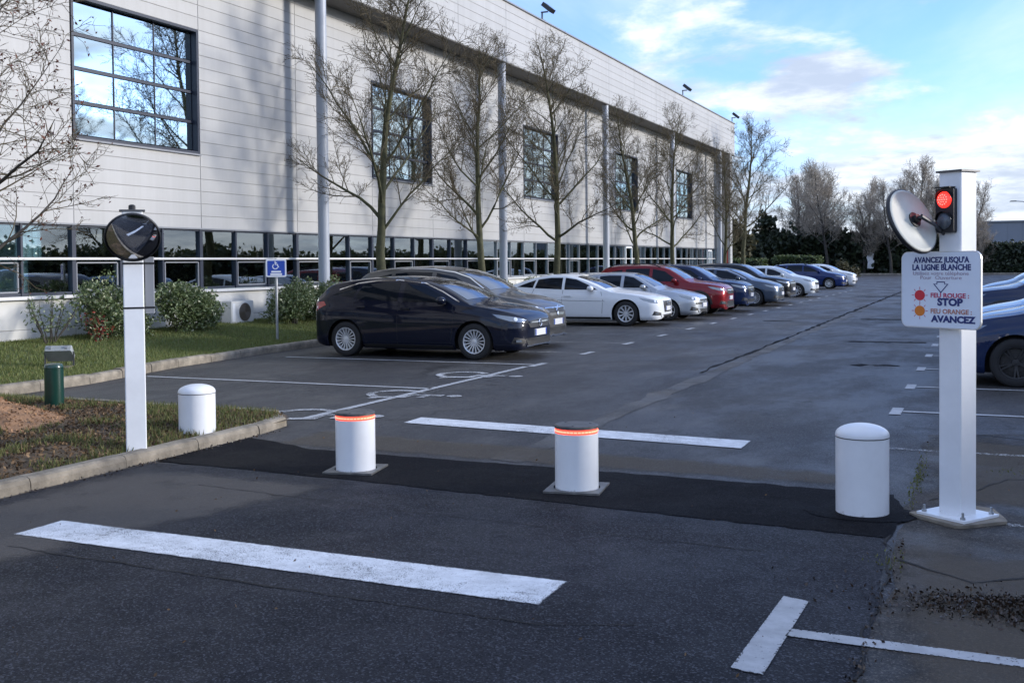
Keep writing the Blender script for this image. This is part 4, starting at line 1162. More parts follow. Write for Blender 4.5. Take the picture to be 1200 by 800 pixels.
M_sblue = mat('sign_blue', (0.015, 0.06, 0.36), 0.4); M_swhite = mat('sign_white', (0.72, 0.74, 0.78), 0.4)
t = empty('disabled_parking_sign', (-13.6, 18.45, 0.13), R_(36), 'small blue disabled parking sign on a grey pole in the verge', 'sign')
mb = MB(); mb.lathe([(0.03, -0.05), (0.03, 1.72)], 12); mb.build('pole', M_steel, t, smooth=True)
RX = Matrix.Translation((0, -0.034, 1.52)) @ Matrix.Rotation(R_(90), 4, 'X')
def sgn(poly, d0, d1, m, nm, par):
    mb = MB(); mb.prism(poly, d0, d1, M=RX); return mb.build(nm, m, par)
p1_ = sgn(rrect(0.42, 0.37, 0.035), 0, 0.012, M_swhite, 'plate', t)
sgn(rrect(0.36, 0.31, 0.02), 0.012, 0.0135, M_sblue, 'blue_field', p1_)
segs, head = wheelchair(0, 0, 1)
mb = MB(); d = 0.0145; sc = 0.155
for pts, w in segs:
    P = [Vector((p[0]*sc-0.02, p[1]*sc+0.045, 0)) for p in pts]; L_, R2 = [], []
    for i, p in enumerate(P):
        dd = (P[min(i+1, len(P)-1)]-P[max(i-1, 0)]).normalized(); nn = Vector((-dd.y, dd.x, 0))*w*sc*0.7
        L_.append(p+nn); R2.append(p-nn)
    k = len(P); mb.add([(q.x, q.y, d) for q in L_+R2], [(i, k+i, k+i+1, i+1) for i in range(k-1)]); d += 0.0004
mb.add([(p[0]*sc-0.02, p[1]*sc+0.045, d) for p in head], [tuple(range(12))])
mb.v = [tuple(RX @ Vector(p)) for p in mb.v]; mb.build('wheelchair_symbol', M_swhite, p1_)
sgn([(x, y-0.075) for x, y in rrect(0.20, 0.036, 0.006, 2)], 0.0135, 0.0145, M_swhite, 'text_band', p1_)
sgn([(x, y-0.128) for x, y in rrect(0.24, 0.040, 0.006, 2)], 0.0135, 0.0145, M_swhite, 'text_band', p1_)
# ================================================================== TREES AND SHRUBS
def tubes_arrays(tubes):
    """tubes: list of (pts, radii, sides) -> V,F(quads); tubes of one shape are done together"""
    grp = {}
    for P, Rd, n in tubes: grp.setdefault((len(P), n), []).append((P, Rd))
    Vs, Fs, base = [], [], 0
    for (k, n), lst in grp.items():
        P = np.array([a for a, b in lst], dtype=float); Rd = np.array([b for a, b in lst], dtype=float); T = len(lst)
        D = np.empty_like(P); D[:, 1:-1] = P[:, 2:]-P[:, :-2]; D[:, 0] = P[:, 1]-P[:, 0]; D[:, -1] = P[:, -1]-P[:, -2]
        D /= np.linalg.norm(D, axis=2)[..., None]+1e-9
        ref = np.where(np.abs(D[..., 2:3]) < 0.9, np.array([0, 0, 1.0]), np.array([1.0, 0, 0]))
        A = np.cross(D, ref); A /= np.linalg.norm(A, axis=2)[..., None]+1e-9
        Bv = np.cross(D, A); t = np.arange(n)*2*PI/n
        ring = A[:, :, None, :]*np.cos(t)[None, None, :, None]+Bv[:, :, None, :]*np.sin(t)[None, None, :, None]
        V = P[:, :, None, :]+ring*Rd[:, :, None, None]
        Vs.append(V.reshape(-1, 3))
        i = np.arange(k-1)[:, None]*n; j = np.arange(n)[None, :]; j2 = (j+1) % n
        f1 = np.stack([i+j, i+n+j, i+n+j2, i+j2], -1).reshape(-1, 4)
        Fs.append((f1[None]+(np.arange(T)*k*n)[:, None, None]).reshape(-1, 4)+base)
        base += T*k*n
    return np.concatenate(Vs), np.concatenate(Fs)

def grow_tree(seed, H, r0, fork=2.6, spread=2.1, nlimb=15, nb=8, nt=7, upw=0.55, tw=0.006, stems=1, twl=0.5):
    rg = random.Random(seed); U = rg.uniform; G = rg.gauss
    trunk, crown, tips = [], [], []
    cos, sin = math.cos, math.sin
    def norm(x, y, z):
        l = math.sqrt(x*x+y*y+z*z)+1e-12; return (x/l, y/l, z/l)
    def path(p, d, L, n, w, trop):
        pts = [p]; dx, dy, dz = norm(*d); x, y, z = p; s = L/n
        for i in range(n):
            dx, dy, dz = norm(dx+G(0, w), dy+G(0, w), dz+G(0, w)+trop)
            x += dx*s; y += dy*s; z += dz*s; pts.append((x, y, z))
        return pts
    def at(P, t):
        f = t*(len(P)-1); i = min(int(f), len(P)-2); f -= i; a = P[i]; b = P[i+1]
        return (a[0]+(b[0]-a[0])*f, a[1]+(b[1]-a[1])*f, a[2]+(b[2]-a[2])*f), (b[0]-a[0], b[1]-a[1], b[2]-a[2])
    def side_dir(d, ang):
        dx, dy, dz = norm(*d)
        rx, ry, rz = (0.3, 0.1, 1.0) if abs(dz) < 0.9 else (1.0, 0, 0)
        ax, ay, az = norm(dy*rz-dz*ry, dz*rx-dx*rz, dx*ry-dy*rx)
        bx, by, bz = dy*az-dz*ay, dz*ax-dx*az, dx*ay-dy*ax
        t = U(0, 2*PI); c, s_, ca, sa = cos(t), sin(t), cos(ang), sin(ang)
        return (dx*ca+(ax*c+bx*s_)*sa, dy*ca+(ay*c+by*s_)*sa, dz*ca+(az*c+bz*s_)*sa)
    for st in range(stems):
        th = U(0, 2*PI); lean = 0.03 if stems == 1 else 0.16
        P = path((0, 0, -0.1), (cos(th)*lean, sin(th)*lean, 1.0), H*(1 if st == 0 else U(.75, .95)), 14, 0.045, 0.03)
        R = [r0*(1-i/14*0.93)**0.9 for i in range(15)]; R[0] *= 1.35
        trunk.append((P, R, 9)); limbs = []
        for i in range(nlimb):
            t = (fork/H)+(0.93-fork/H)*((i+U(0, .8))/nlimb); p, d = at(P, min(t, 0.97))
            rel = (t*H-fork)/(H-fork); L = spread*(1.25-0.95*rel)*U(0.75, 1.2)/0.8
            if rel < 0.08: L *= 0.85
            az = i*2.4+U(-.5, .5); ang = R_(U(42, 62)-20*rel)
            Q = path(p, (cos(az)*sin(ang), sin(az)*sin(ang), cos(ang)), L, 8, 0.10, 0.05*upw)
            rb = r0*(1-t*0.9)*U(0.36, 0.52); Rb = [rb*(1-q/8*0.88) for q in range(9)]
            trunk.append((Q, Rb, 6)); limbs.append((Q, Rb, L))
        limbs.append((P[-6:], R[-6:], H*0.35))
        for Q, Rb, L in limbs:
            k1 = max(3, int(nb*L/2.2))
            for j in range(k1):
                t = min(0.22+0.78*(j+U(0, 1))/k1, .99); p, d = at(Q, t)
                l = (0.85*L*(1-0.6*t)+0.25)*U(0.5, 1.0)*0.62
                dd = side_dir(d, R_(U(30, 65))); B_ = path(p, (dd[0], dd[1], dd[2]+0.25*upw), l, 5, 0.16, 0.05*upw)
                rr = max(tw*1.4, Rb[min(int(t*len(Rb)), len(Rb)-1)]*0.5)
                crown.append((B_, [max(tw*0.8, rr*(1-q/5*0.85)) for q in range(6)], 4))
                k2 = max(2, int(nt*l/0.7))
                for q in range(k2):
                    t2 = min(0.15+0.85*(q+U(0, 1))/k2, .99); p2, d2 = at(B_, t2)
                    l2 = U(0.25, 0.75)*twl*(1.1-0.4*t2)+0.08
                    d3 = side_dir(d2, R_(U(25, 65))); T = path(p2, (d3[0], d3[1], d3[2]+0.3*upw), l2, 3, 0.2, 0.05)
                    crown.append((T, [tw, tw*.85, tw*.7, tw*.5], 3)); tips.append(T[-1]); tips.append(T[2])
                    for s in range(rg.randint(1, 3)):
                        p3, d4 = at(T, U(.2, .95)); T2 = path(p3, side_dir(d4, R_(U(25, 60))), l2*U(.3, .6), 2, 0.2, 0.05)
                        crown.append((T2, [tw*.7, tw*.6, tw*.4], 3)); tips.append(T2[-1])
    return trunk, crown, np.array(tips)

def leaf_quads(C, s, seed=0, aspect=0.5, droop=None):
    rg = np.random.default_rng(seed); n = len(C)
    q = rg.normal(size=(n, 3)); q /= np.linalg.norm(q, axis=1)[:, None]
    e = np.cross(q, rg.normal(size=(n, 3))); e /= np.linalg.norm(e, axis=1)[:, None]+1e-9
    f = np.cross(q, e); ss = (s*rg.uniform(0.6, 1.35, n))[:, None]
    V = np.stack([C-e*ss, C-f*ss*aspect, C+e*ss, C+f*ss*aspect], 1).reshape(-1, 3)
    return V, np.arange(4*n).reshape(-1, 4)

def bark(name, a, b):
    return mat(name, a, 0.9, var=0.5, vscale=5, bump=0.6, bscale=25, var2=b)
BK1 = bark('mossy_bark', (0.085, 0.082, 0.040), (0.035, 0.036, 0.018))
BK2 = bark('grey_bark', (0.060, 0.052, 0.043), (0.028, 0.025, 0.021))
TW1 = mat('twig_bark', (0.105, 0.082, 0.045), 0.85, var=0.4, vscale=3)
TW2 = mat('pale_twigs', (0.36, 0.31, 0.25), 0.85, var=0.4, vscale=1)
L_bud = leaf_mat('buds', (0.05, 0.032, 0.018), (0.12, 0.085, 0.035), 0.8, 0.1)
L_yel = leaf_mat('old_leaves', (0.09, 0.075, 0.025), (0.17, 0.13, 0.045), 0.7, 0.25)
L_red = leaf_mat('red_buds', (0.07, 0.022, 0.016), (0.16, 0.06, 0.035), 0.7, 0.15)

TREE_CACHE = {}
def tree_meshes(key, params, tb=BK1, tc=TW1, leaf=None, leafs=0.018, leafn=1.0):
    if key in TREE_CACHE: return TREE_CACHE[key]
    tr, cr, tips = grow_tree(**params)
    V, F = tubes_arrays(tr); m1 = arr_mesh(key+'_trunk', V, F, [tb], smooth=True)
    V, F = tubes_arrays(cr); mi = np.zeros(len(F)); mats = [tc]
    if leaf is not None:
        rg = np.random.default_rng(99); sel = tips[rg.uniform(size=len(tips)) < leafn]
        LV, LF = leaf_quads(sel+rg.normal(size=sel.shape)*0.015, leafs, 5)
        mi = np.concatenate([mi, np.ones(len(LF))]); F = np.concatenate([F, LF+len(V)]); V = np.concatenate([V, LV]); mats.append(leaf)
    m2 = arr_mesh(key+'_crown', V, F, mats, mi)
    TREE_CACHE[key] = (m1, m2); return m1, m2
def put_tree(name, key, loc, rz, sc, label, group=None, cat='tree', **kw):
    m1, m2 = TREE_CACHE[key]
    t = empty(name, loc, rz, label, cat, group); t.scale = sc if hasattr(sc, '__len__') else (sc, sc, sc)
    link('trunk', m1, t); link('crown', m2, t)
    return t
tree_meshes('tA', dict(seed=3, H=8.9, r0=0.14, fork=2.3, spread=2.5, nlimb=18, nb=11, nt=11, tw=0.0055), leaf=L_bud, leafs=0.016, leafn=0.6)
tree_meshes('tB', dict(seed=8, H=8.3, r0=0.13, fork=2.0, spread=2.6, nlimb=19, nb=11, nt=11, upw=0.8, tw=0.0055), leaf=L_bud, leafs=0.018, leafn=0.7)
tree_meshes('tC', dict(seed=21, H=9.2, r0=0.135, fork=2.1, spread=2.6, nlimb=20, nb=11, nt=11, upw=0.7, tw=0.0055), leaf=L_yel, leafs=0.024, leafn=0.35)
tree_meshes('tL', dict(seed=33, H=7.6, r0=0.10, fork=1.3, spread=2.6, nlimb=20, nb=9, upw=0.2, tw=0.0045), tb=BK2, leaf=L_red, leafs=0.026, leafn=0.55)
tree_meshes('tF', dict(seed=41, H=12.0, r0=0.20, fork=2.8, spread=3.6, nlimb=24, nb=9, nt=7, upw=0.9, tw=0.012, twl=1.0), tb=BK2, tc=TW2)
tree_meshes('tG', dict(seed=47, H=11.0, r0=0.16, fork=1.2, spread=3.0, nlimb=15, nb=8, nt=6, upw=1.2, tw=0.012, twl=1.1, stems=3), tb=BK2, tc=TW2)

GT = 'bare trees along the verge'
row = [('tA', 23.2, 0.4, 1.00, 'bare mossy tree just right of the first column behind the dark hatchback'),
       ('tB', 29.0, 2.0, 0.98, 'bare tree left of the second column, above the grey people carrier'),
       ('tC', 35.0, 3.9, 1.00, 'bare tree behind the white saloon, right of the second column'),
       ('tA', 44.2, 4.4, 0.93, 'bare slim tree left of the fourth column behind the red car'),
       ('tC', 50.2, 0.9, 0.96, 'bare tree with yellowish twigs beside the fourth column'),
       ('tB', 61.2, 5.0, 0.92, 'slender bare tree in front of the blue and red entrance panels'),
       ('tA', 66.8, 1.7, 1.17, 'tallest bare tree standing at the far corner of the building')]
for key, y, rz, sc, lb in row:
    put_tree('verge_tree', key, (-13.8, y, 0.22), rz, sc, lb, GT)
put_tree('verge_tree', 'tL', (-13.4, 10.6, 0.15), 0.9, 1.05, 'bare tree with reddish buds reaching in from the left edge', GT)

# far bare trees
rt = random.Random(9)
far = [(-26, 112, 'tG', 0.95, 'bushy bare tree behind the clipped hedge past the building corner'),
       (-20.5, 134, 'tG', 1.05, 'wide bare tree left in the far row above the blue estate car'),
       (-16.8, 128.8, 'tF', 1.02, 'tall pale bare tree with its trunk above the far white car'),
       (-13.0, 131, 'tG', 1.0, 'many stemmed bare tree in the far row, right of the pale trunk'),
       (-9.8, 128.5, 'tF', 0.86, 'bare tree with slim trunk below the round mirror'),
       (-6.5, 133, 'tG', 0.95, 'bare tree behind the round mirror seen against the clouds'),
       (-3.6, 130, 'tF', 0.92, 'bare tree rising behind the traffic light post'),
       (-18.8, 140, 'tF', 1.15, 'tall bare tree at the back of the far row, left side'),
       (-8.2, 139, 'tF', 1.12, 'tall bare tree at the back of the far row, under the clouds'),
       (-2.2, 138, 'tG', 0.95, 'broad bare tree at the back of the far row behind the post'),
       (-0.6, 128.7, 'tG', 0.62, 'low bare tree just right of the traffic light post')]
for x, y, key, sc, lb in far:
    put_tree('far_bare_tree', key, (x, y, 0.1), rt.uniform(0, 6), sc, lb, 'bare trees at the far end of the car park')
# trees across the road on the right, outside the frame but mirrored in the windows
for i, (x, y, key, sc, lb) in enumerate([(11.5, 31, 'tA', 1.25, 'bare tree beyond the right hedge, reflected in the nearest window'), (12.0, 44, 'tC', 1.2, 'bare tree beyond the right hedge, reflected in the second window')]):
    put_tree('hedgerow_tree', key, (x, y, 0), rt.uniform(0, 6), sc, lb, 'trees beyond the right hedge')

# evergreens and hedges
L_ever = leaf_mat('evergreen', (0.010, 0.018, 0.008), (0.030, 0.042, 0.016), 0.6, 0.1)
L_olive = leaf_mat('olive_foliage', (0.045, 0.045, 0.018), (0.10, 0.085, 0.035), 0.7, 0.15)
L_addhedge = leaf_mat('boundary_foliage', (0.035, 0.045, 0.018), (0.10, 0.11, 0.04), 0.6, 0.3)  # leaves of the added right hedges, lightened for the window reflections
L_hedge = leaf_mat('hedge_foliage', (0.035, 0.055, 0.014), (0.09, 0.12, 0.03), 0.6, 0.15)
L_varie = leaf_mat('variegated_foliage', (0.05, 0.085, 0.025), (0.17, 0.21, 0.09), 0.45, 0.2, c3=(0.46, 0.47, 0.33))
L_photin = leaf_mat('red_foliage', (0.20, 0.02, 0.02), (0.40, 0.07, 0.05), 0.45, 0.2)
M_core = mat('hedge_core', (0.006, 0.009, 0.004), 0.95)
def ellip_points(n, c, r, seed, inner=0.55, lumps=5, amp=0.25):
    rg = np.random.default_rng(seed); d = rg.normal(size=(n, 3)); d /= np.linalg.norm(d, axis=1)[:, None]
    ph = rg.uniform(0, 6.28, (lumps, 3)); ff = rg.uniform(1.5, 4, (lumps, 3))
    b = sum(np.sin(d[:, 0]*ff[i, 0]+ph[i, 0])*np.sin(d[:, 1]*ff[i, 1]+ph[i, 1])*np.sin(d[:, 2]*ff[i, 2]*1.5+ph[i, 2]) for i in range(lumps))
    rad = (inner+(1-inner)*rg.uniform(size=n)**0.5)*(1+amp*b)
    return np.array(c)+d*rad[:, None]*np.array(r)
def evergreen(name, loc, h, w, n, m, label, seed, group, leaf=0.22, clusters=16, cat='tree'):
    t = empty(name, loc, 0, label, cat, group)
    rg = np.random.default_rng(seed); pts = []
    for i in range(clusters):
        f = rg.uniform(0.12, 1.0); rad = w*0.5*(1.05-f**1.6)*rg.uniform(0.2, 1.0); a = rg.uniform(0, 6.28)
        c = (rad*math.cos(a), rad*math.sin(a), h*(0.08+0.80*f)); s = w*0.26*rg.uniform(0.6, 1.25)*(1.15-0.6*f)
        pts.append(ellip_points(n//clusters, c, (s, s, s*1.25), seed*50+i, 0.35, amp=0.3))
    C = np.concatenate(pts); C = C[C[:, 2] > 0.05]
    V, F = leaf_quads(C, leaf, seed, 0.55)
    mb = MB(); mb.tube([(0, 0, -0.1), (0.05, 0, h*0.4), (0, 0.05, h*0.85)], [w*0.04, w*0.03, 0.02], 8); mb.build('trunk', BK2, t, smooth=True)
    link('crown', arr_mesh('evergreen_crown', V, F, [m]), t)
    return t
GE = 'evergreens at the far end'
evs = [(-34, 104, 9.0, 7, L_ever, 'dark evergreen close behind the building corner'), (-28, 118, 8.5, 7, L_ever, 'dark evergreen mass right of the tall corner tree'),
       (-22.5, 100, 5.6, 6.0, L_olive, 'rounded olive brown bush behind the clipped hedge'), (-24, 130, 8.0, 6, L_ever, 'dark evergreen behind the far blue estate car'),
       (-18, 136, 6.8, 6.5, L_ever, 'dark evergreen behind the tall pale tree trunk'), (-12, 137, 6.2, 6, L_ever, 'dark evergreen between the two far tree trunks')]
for i, (x, y, h, w, m, lb) in enumerate(evs):
    evergreen('evergreen_tree', (x, y, 0.05), h, w, 7000, m, lb, 100+i, GE, leaf=0.26)
def hedge(name, x0, x1, y0, y1, h, n, m, label, leaf=0.16, seed=1, rough=0.12, cat='hedge', group=None, z0=0.0, core=True):
    t = empty(name, ((x0+x1)/2, (y0+y1)/2, z0), 0, label, cat, group)
    rg = np.random.default_rng(seed); lx, ly = x1-x0, y1-y0
    areas = np.array([lx*ly, lx*h, lx*h, ly*h, ly*h]); pr = areas/areas.sum()
    f = rg.choice(5, n, p=pr); u, v = rg.uniform(-.5, .5, n), rg.uniform(-.5, .5, n)
    C = np.zeros((n, 3))
    top = f == 0; C[top] = np.stack([u*lx, v*ly, 0*u+h], -1)[top]
    for k, (ax, s) in enumerate([(1, -1), (1, 1), (0, -1), (0, 1)], 1):
        s_ = f == k
        P = np.stack([u*lx if ax == 1 else 0*u+s*lx/2, v*0+s*ly/2 if ax == 1 else u*ly, (v+.5)*h], -1); C[s_] = P[s_]
    C += rg.normal(size=C.shape)*rough
    C[:, 2] += np.where(C[:, 2] > h*0.8, 1, 0)*(np.sin(C[:, 0]*1.3+seed)+np.sin(C[:, 1]*0.9+seed))*rough*0.5
    C[:, 2] = np.maximum(C[:, 2], 0.03)
    V, F = leaf_quads(C, leaf, seed, 0.6)
    link('foliage', arr_mesh(name+'_foliage', V, F, [m]), t)
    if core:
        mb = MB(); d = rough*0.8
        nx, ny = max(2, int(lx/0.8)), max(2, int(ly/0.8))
        mb.box((0, 0, h/2-d/2), (lx-2*d, ly-2*d, h-d)); mb.build('light_block_core', M_core, t)  # solid dark box filling the hedge, added to block light
    return t
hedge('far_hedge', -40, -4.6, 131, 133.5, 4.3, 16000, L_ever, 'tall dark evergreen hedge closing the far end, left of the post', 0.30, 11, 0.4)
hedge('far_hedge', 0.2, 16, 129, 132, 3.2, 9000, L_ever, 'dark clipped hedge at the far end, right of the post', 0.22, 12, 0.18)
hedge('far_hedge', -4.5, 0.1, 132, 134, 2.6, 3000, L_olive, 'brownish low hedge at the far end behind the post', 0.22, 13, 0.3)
hedge('clipped_hedge', -26, -17.6, 92.5, 95, 1.75, 5000, L_hedge, 'green clipped hedge past the building, left block', 0.12, 14, 0.08)
hedge('clipped_hedge', -17.2, -13.4, 96, 98.5, 1.95, 4000, L_hedge, 'green clipped hedge past the building, right block', 0.12, 15, 0.08)
hedge('clipped_hedge', -19.5, -13.4, 78.5, 80, 1.05, 5000, L_hedge, 'low green hedge in front of the far clipped hedges', 0.09, 16, 0.07)
hedge('added_hedge', 6.6, 8.8, -14, 47, 2.45, 30000, L_addhedge, 'unseen evergreen hedge added at the right to shade the ground, nearer stretch', 0.16, 17, 0.22)  # out of view; put in to cast shade over the foreground
hedge('added_hedge', 7.4, 9.4, 47.5, 118, 2.3, 15000, L_addhedge, 'lower unseen hedge added at the right to darken window reflections, farther stretch', 0.2, 19, 0.22)  # out of view; added to dim what the ribbon windows reflect

def shrub(name, loc, w, d, h, n, m, label, seed, leaf=0.034, stems=9, group='shrubs against the building', sparse=False, red=None):
    t = empty(name, loc, 0, label, 'shrub', group)
    rg = np.random.default_rng(seed); tb = []; tips = []
    for i in range(stems):
        a = rg.uniform(0, 6.28); x, y = 0.12*rg.normal(size=2)*[w, d]
        ex, ey = rg.uniform(-.45, .45)*d, rg.uniform(-.5, .5)*w
        P = np.array([[y*0.5, x*0.5, -0.05], [ex*0.4, ey*0.5, h*0.35], [ex*0.8, ey*0.9, h*0.7], [ex, ey, h*rg.uniform(.8, 1.0)]])
        tb.append((P, np.array([0.014, 0.011, 0.008, 0.004]), 5)); tips.append(P)
    V, F = tubes_arrays(tb); link('stems', arr_mesh(name+'_stems', V, F, [BK2], smooth=True), t)
    if sparse:
        C = []
        for P in tips:
            for q in range(n//stems):
                f = rg.uniform(0.35, 1.0)*3; i = min(int(f), 2); C.append(P[i]+(P[i+1]-P[i])*(f-i)+rg.normal(size=3)*0.06)
        C = np.array(C)
    else:
        C = []
        for i in range(14):
            c = (rg.uniform(-.3, .3)*d, rg.uniform(-.36, .36)*w, h*rg.uniform(.25, .80)); s = h*rg.uniform(.20, .32)
            C.append(ellip_points(n//14, c, (s*1.0, s*1.25, s), seed*31+i, 0.5, amp=0.35))
        C = np.concatenate(C); C[:, 2] = np.maximum(C[:, 2], 0.05)
    V, F = leaf_quads(C, leaf, seed, 0.5)
    link('foliage', arr_mesh(name+'_foliage', V, F, [m]), t)
    return t
shrub('sparse_shrub', (-15.55, 14.3, 0.26), 1.1, 0.7, 0.92, 420, L_varie, 'thin leggy shrub with few leaves at the left against the white wall', 61, 0.034, 10, sparse=True)
shrub('red_shrub', (-15.35, 15.25, 0.27), 0.5, 0.35, 0.60, 230, L_photin, 'small shrub with red leaves between the leggy and dense shrubs', 62, 0.030, 6)
shrub('leafy_shrub', (-15.6, 15.95, 0.26), 2.2, 0.9, 1.12, 15000, L_varie, 'dense variegated shrub left of the mirror pole', 63)
shrub('leafy_shrub', (-15.6, 17.75, 0.28), 2.1, 0.9, 1.1, 15000, L_varie, 'dense variegated shrub right of the mirror pole', 64)
shrub('leafy_shrub', (-15.15, 21.2, 0.30), 1.2, 0.9, 0.98, 12500, L_varie, 'variegated shrub right of the air conditioner', 65)
shrub('leafy_shrub', (-15.15, 22.6, 0.30), 1.6, 0.9, 0.95, 12500, L_varie, 'variegated shrub behind the tail of the dark hatchback', 66)
for i, (y, lb) in enumerate([(31.6, 'leafy shrub left of the second column behind the people carrier'), (33.6, 'leafy shrub at the foot of the second column'), (36.2, 'leafy shrub right of the second column behind the white saloon')]):
    shrub('leafy_shrub', (-15.0, y, 0.32), 2.2, 0.8, 0.85, 4500, L_varie, lb, 70+i)
hedge('verge_hedge', -15.2, -14.4, 55, 70, 0.75, 5000, L_hedge, 'low trimmed hedge on the verge towards the far entrance', 0.06, 18, 0.06, z0=0.25)
evergreen('low_bush', (-12.6, 108, 0.05), 1.1, 3.2, 1500, L_olive, 'small brown bush at the foot of the far pale tree', 222, 'shrubs at the far end', 0.12, 8, 'shrub')
# white figure-like board half hidden in the far hedge
mb = MB(); mb.prism([(-.35, 0), (.30, 0), (.42, .9), (.25, 1.0), (.36, 1.7), (-.1, 1.9), (-.45, 1.3), (-.3, .8)], 0, 0.06, M=Matrix.Rotation(R_(90), 4, 'X')); 
o = mb.build('white_board', mat('board_white', (0.6, 0.6, 0.6), 0.6, var=0.4, vscale=3), loc=(-12.2, 130.2, 0.7)); tag(o, 'ragged white board showing in the dark far hedge', 'board')

# grey industrial building and street lamp far right
ib = empty('warehouse', (16, 175, 0), 0, 'low grey flat roofed warehouse far away at the right', 'building')
M_wh = mat('warehouse_grey', (0.20, 0.22, 0.26), 0.6, var=0.08, vscale=0.2)
mb = MB(); mb.box((3, 10, 3.55), (40, 20, 7.1)); mb.build('wall', M_wh, ib)
for i in range(20):
    mb = MB(); mb.box((-16+i*2, -0.03, 3.5), (1.97, 0.06, 7.0)); mb.build('wall_panel', M_wh, ib)
mb = MB(); mb.box((3, 10, 7.2), (40.5, 20.5, 0.22)); mb.build('roof_edge', M_lframe, ib)
sl_ = empty('street_lamp', (3.9, 118, 0), 0, 'thin street lamp with a single arm at the right edge', 'street lamp')
mb = MB(); mb.tube([(0, 0, 0), (0, 0, 7.2)], [0.09, 0.06], 10); mb.build('pole', M_steel, sl_, smooth=True)
mb = MB(); mb.tube([(0, 0, 7.15), (-0.5, 0, 7.35), (-1.1, 0, 7.4)], 0.045, 8); mb.build('arm', M_steel, sl_, smooth=True)
mb = MB(); mb.prism(rrect(0.75, 0.28, 0.1), 7.36, 7.46, top_scale=0.7); mb.v = [(x-1.35, y, z) for x, y, z in mb.v]; mb.build('lamp_head', M_dsteel, sl_)
# ================================================================== CARS
def pchip(xs, ys):
    xs = np.array(xs, float); ys = np.array(ys, float); h = np.diff(xs); dl = np.diff(ys)/h
    m = np.zeros(len(xs)); m[0] = dl[0]; m[-1] = dl[-1]
    for i in range(1, len(xs)-1):
        if dl[i-1]*dl[i] > 0:
            w1 = 2*h[i]+h[i-1]; w2 = h[i]+2*h[i-1]; m[i] = (w1+w2)/(w1/dl[i-1]+w2/dl[i])
    def f(x):
        x = np.clip(np.asarray(x, float), xs[0], xs[-1]); i = np.clip(np.searchsorted(xs, x)-1, 0, len(xs)-2)
        t = (x-xs[i])/h[i]; a = ys[i]; b = ys[i+1]
        return (2*t**3-3*t**2+1)*a+(t**3-2*t**2+t)*h[i]*m[i]+(-2*t**3+3*t**2)*b+(t**3-t**2)*h[i]*m[i+1]
    return f
M_cglass = mat('car_glass', (0.006, 0.009, 0.013), 0.03, spec=0.3)
M_wscreen = mat('windscreen_glass', (0.010, 0.014, 0.020), 0.03, spec=1.0, coat=1.0, coatr=0.02)
M_ctrim = mat('car_trim', (0.014, 0.014, 0.015), 0.5)
M_tyre = mat('tyre_rubber', (0.016, 0.016, 0.017), 0.8, bump=0.1)
M_rim = mat('alloy_rim', (0.66, 0.67, 0.69), 0.30, 0.4)
M_chrome = mat('chrome', (0.72, 0.73, 0.75), 0.12, 1.0)
M_hlamp = mat('headlamp', (0.20, 0.23, 0.27), 0.10, 0.5, coat=1.0)
M_tlamp = mat('tail_lamp', (0.35, 0.015, 0.012), 0.15, coat=1.0)
M_plt = mat('number_plate', (0.66, 0.66, 0.64), 0.4)
M_pblue = mat('plate_blue', (0.02, 0.06, 0.35), 0.4)
M_under = mat('underbody', (0.006, 0.006, 0.006), 0.9)
M_seam = mat('panel_gap', (0.008, 0.008, 0.009), 0.7)
def paint(name, c, metal=0.0, rough=0.38): return mat(name, c, rough, metal, spec=0.06, coat=0.75, coatr=0.03, var=0.03, vscale=1.5)

WHEELS = {}
def wheel_meshes(R, ns, wide):
    k = (R, ns, wide)
    if k in WHEELS: return WHEELS[k]
    M = Matrix.Rotation(R_(90), 4, 'X')       # outer face towards -y
    mb = MB(); mb.lathe([(R*.62, -.10), (R*.90, -.105), (R*.965, -.092), (R, -.062), (R, .062), (R*.965, .092), (R*.90, .105), (R*.70, .104), (R*.655, .096)], 36, M=M, close=False)
    ty = mb.mesh('tyre', M_tyre, True)
    mb = MB(); mb.lathe([(R*.665, .098), (R*.655, .104), (R*.61, .100), (R*.595, .070), (R*.58, .03)], 36, M=M, close=False)
    mb.lathe([(R*.17, .062), (R*.15, .086), (0, .090)], 18, M=M, close=False)
    for i in range(ns):
        a0 = 2*PI*i/ns
        for off in ((-wide, wide) if wide else (0,)):
            a = a0+off
            r1, r2, w1, w2 = R*.10, R*.62, R*(.05 if not wide else .04), R*(.036 if not wide else .032)
            if ns > 12: w1, w2 = R*.022, R*.030
            if ns <= 6 and not wide: w1, w2 = R*.16, R*.11
            ca, sa = math.cos(a), math.sin(a); P = []
            for (r, w, z0, z1) in ((r1, w1, .05, .080), (r2, w2, .06, .097)):
                for s, z in ((-1, z0), (1, z0), (1, z1), (-1, z1)):
                    P.append(M @ Vector((r*ca-s*w/1*sa, r*sa+s*w/1*ca, z)))
            mb.add(P, [(0, 1, 5, 4), (1, 2, 6, 5), (2, 3, 7, 6), (3, 0, 4, 7), (0, 3, 2, 1), (4, 5, 6, 7)])
    rim = mb.mesh('rim', M_rim, True)
    mb = MB(); mb.lathe([(0, -.08), (R*.60, -.08), (R*.62, .02), (R*.40, .025), (R*.40, .04), (0, .04)], 28, M=M); di = mb.mesh('brake_disc', M_ctrim)
    WHEELS[k] = (di, ty, rim); return WHEELS[k]

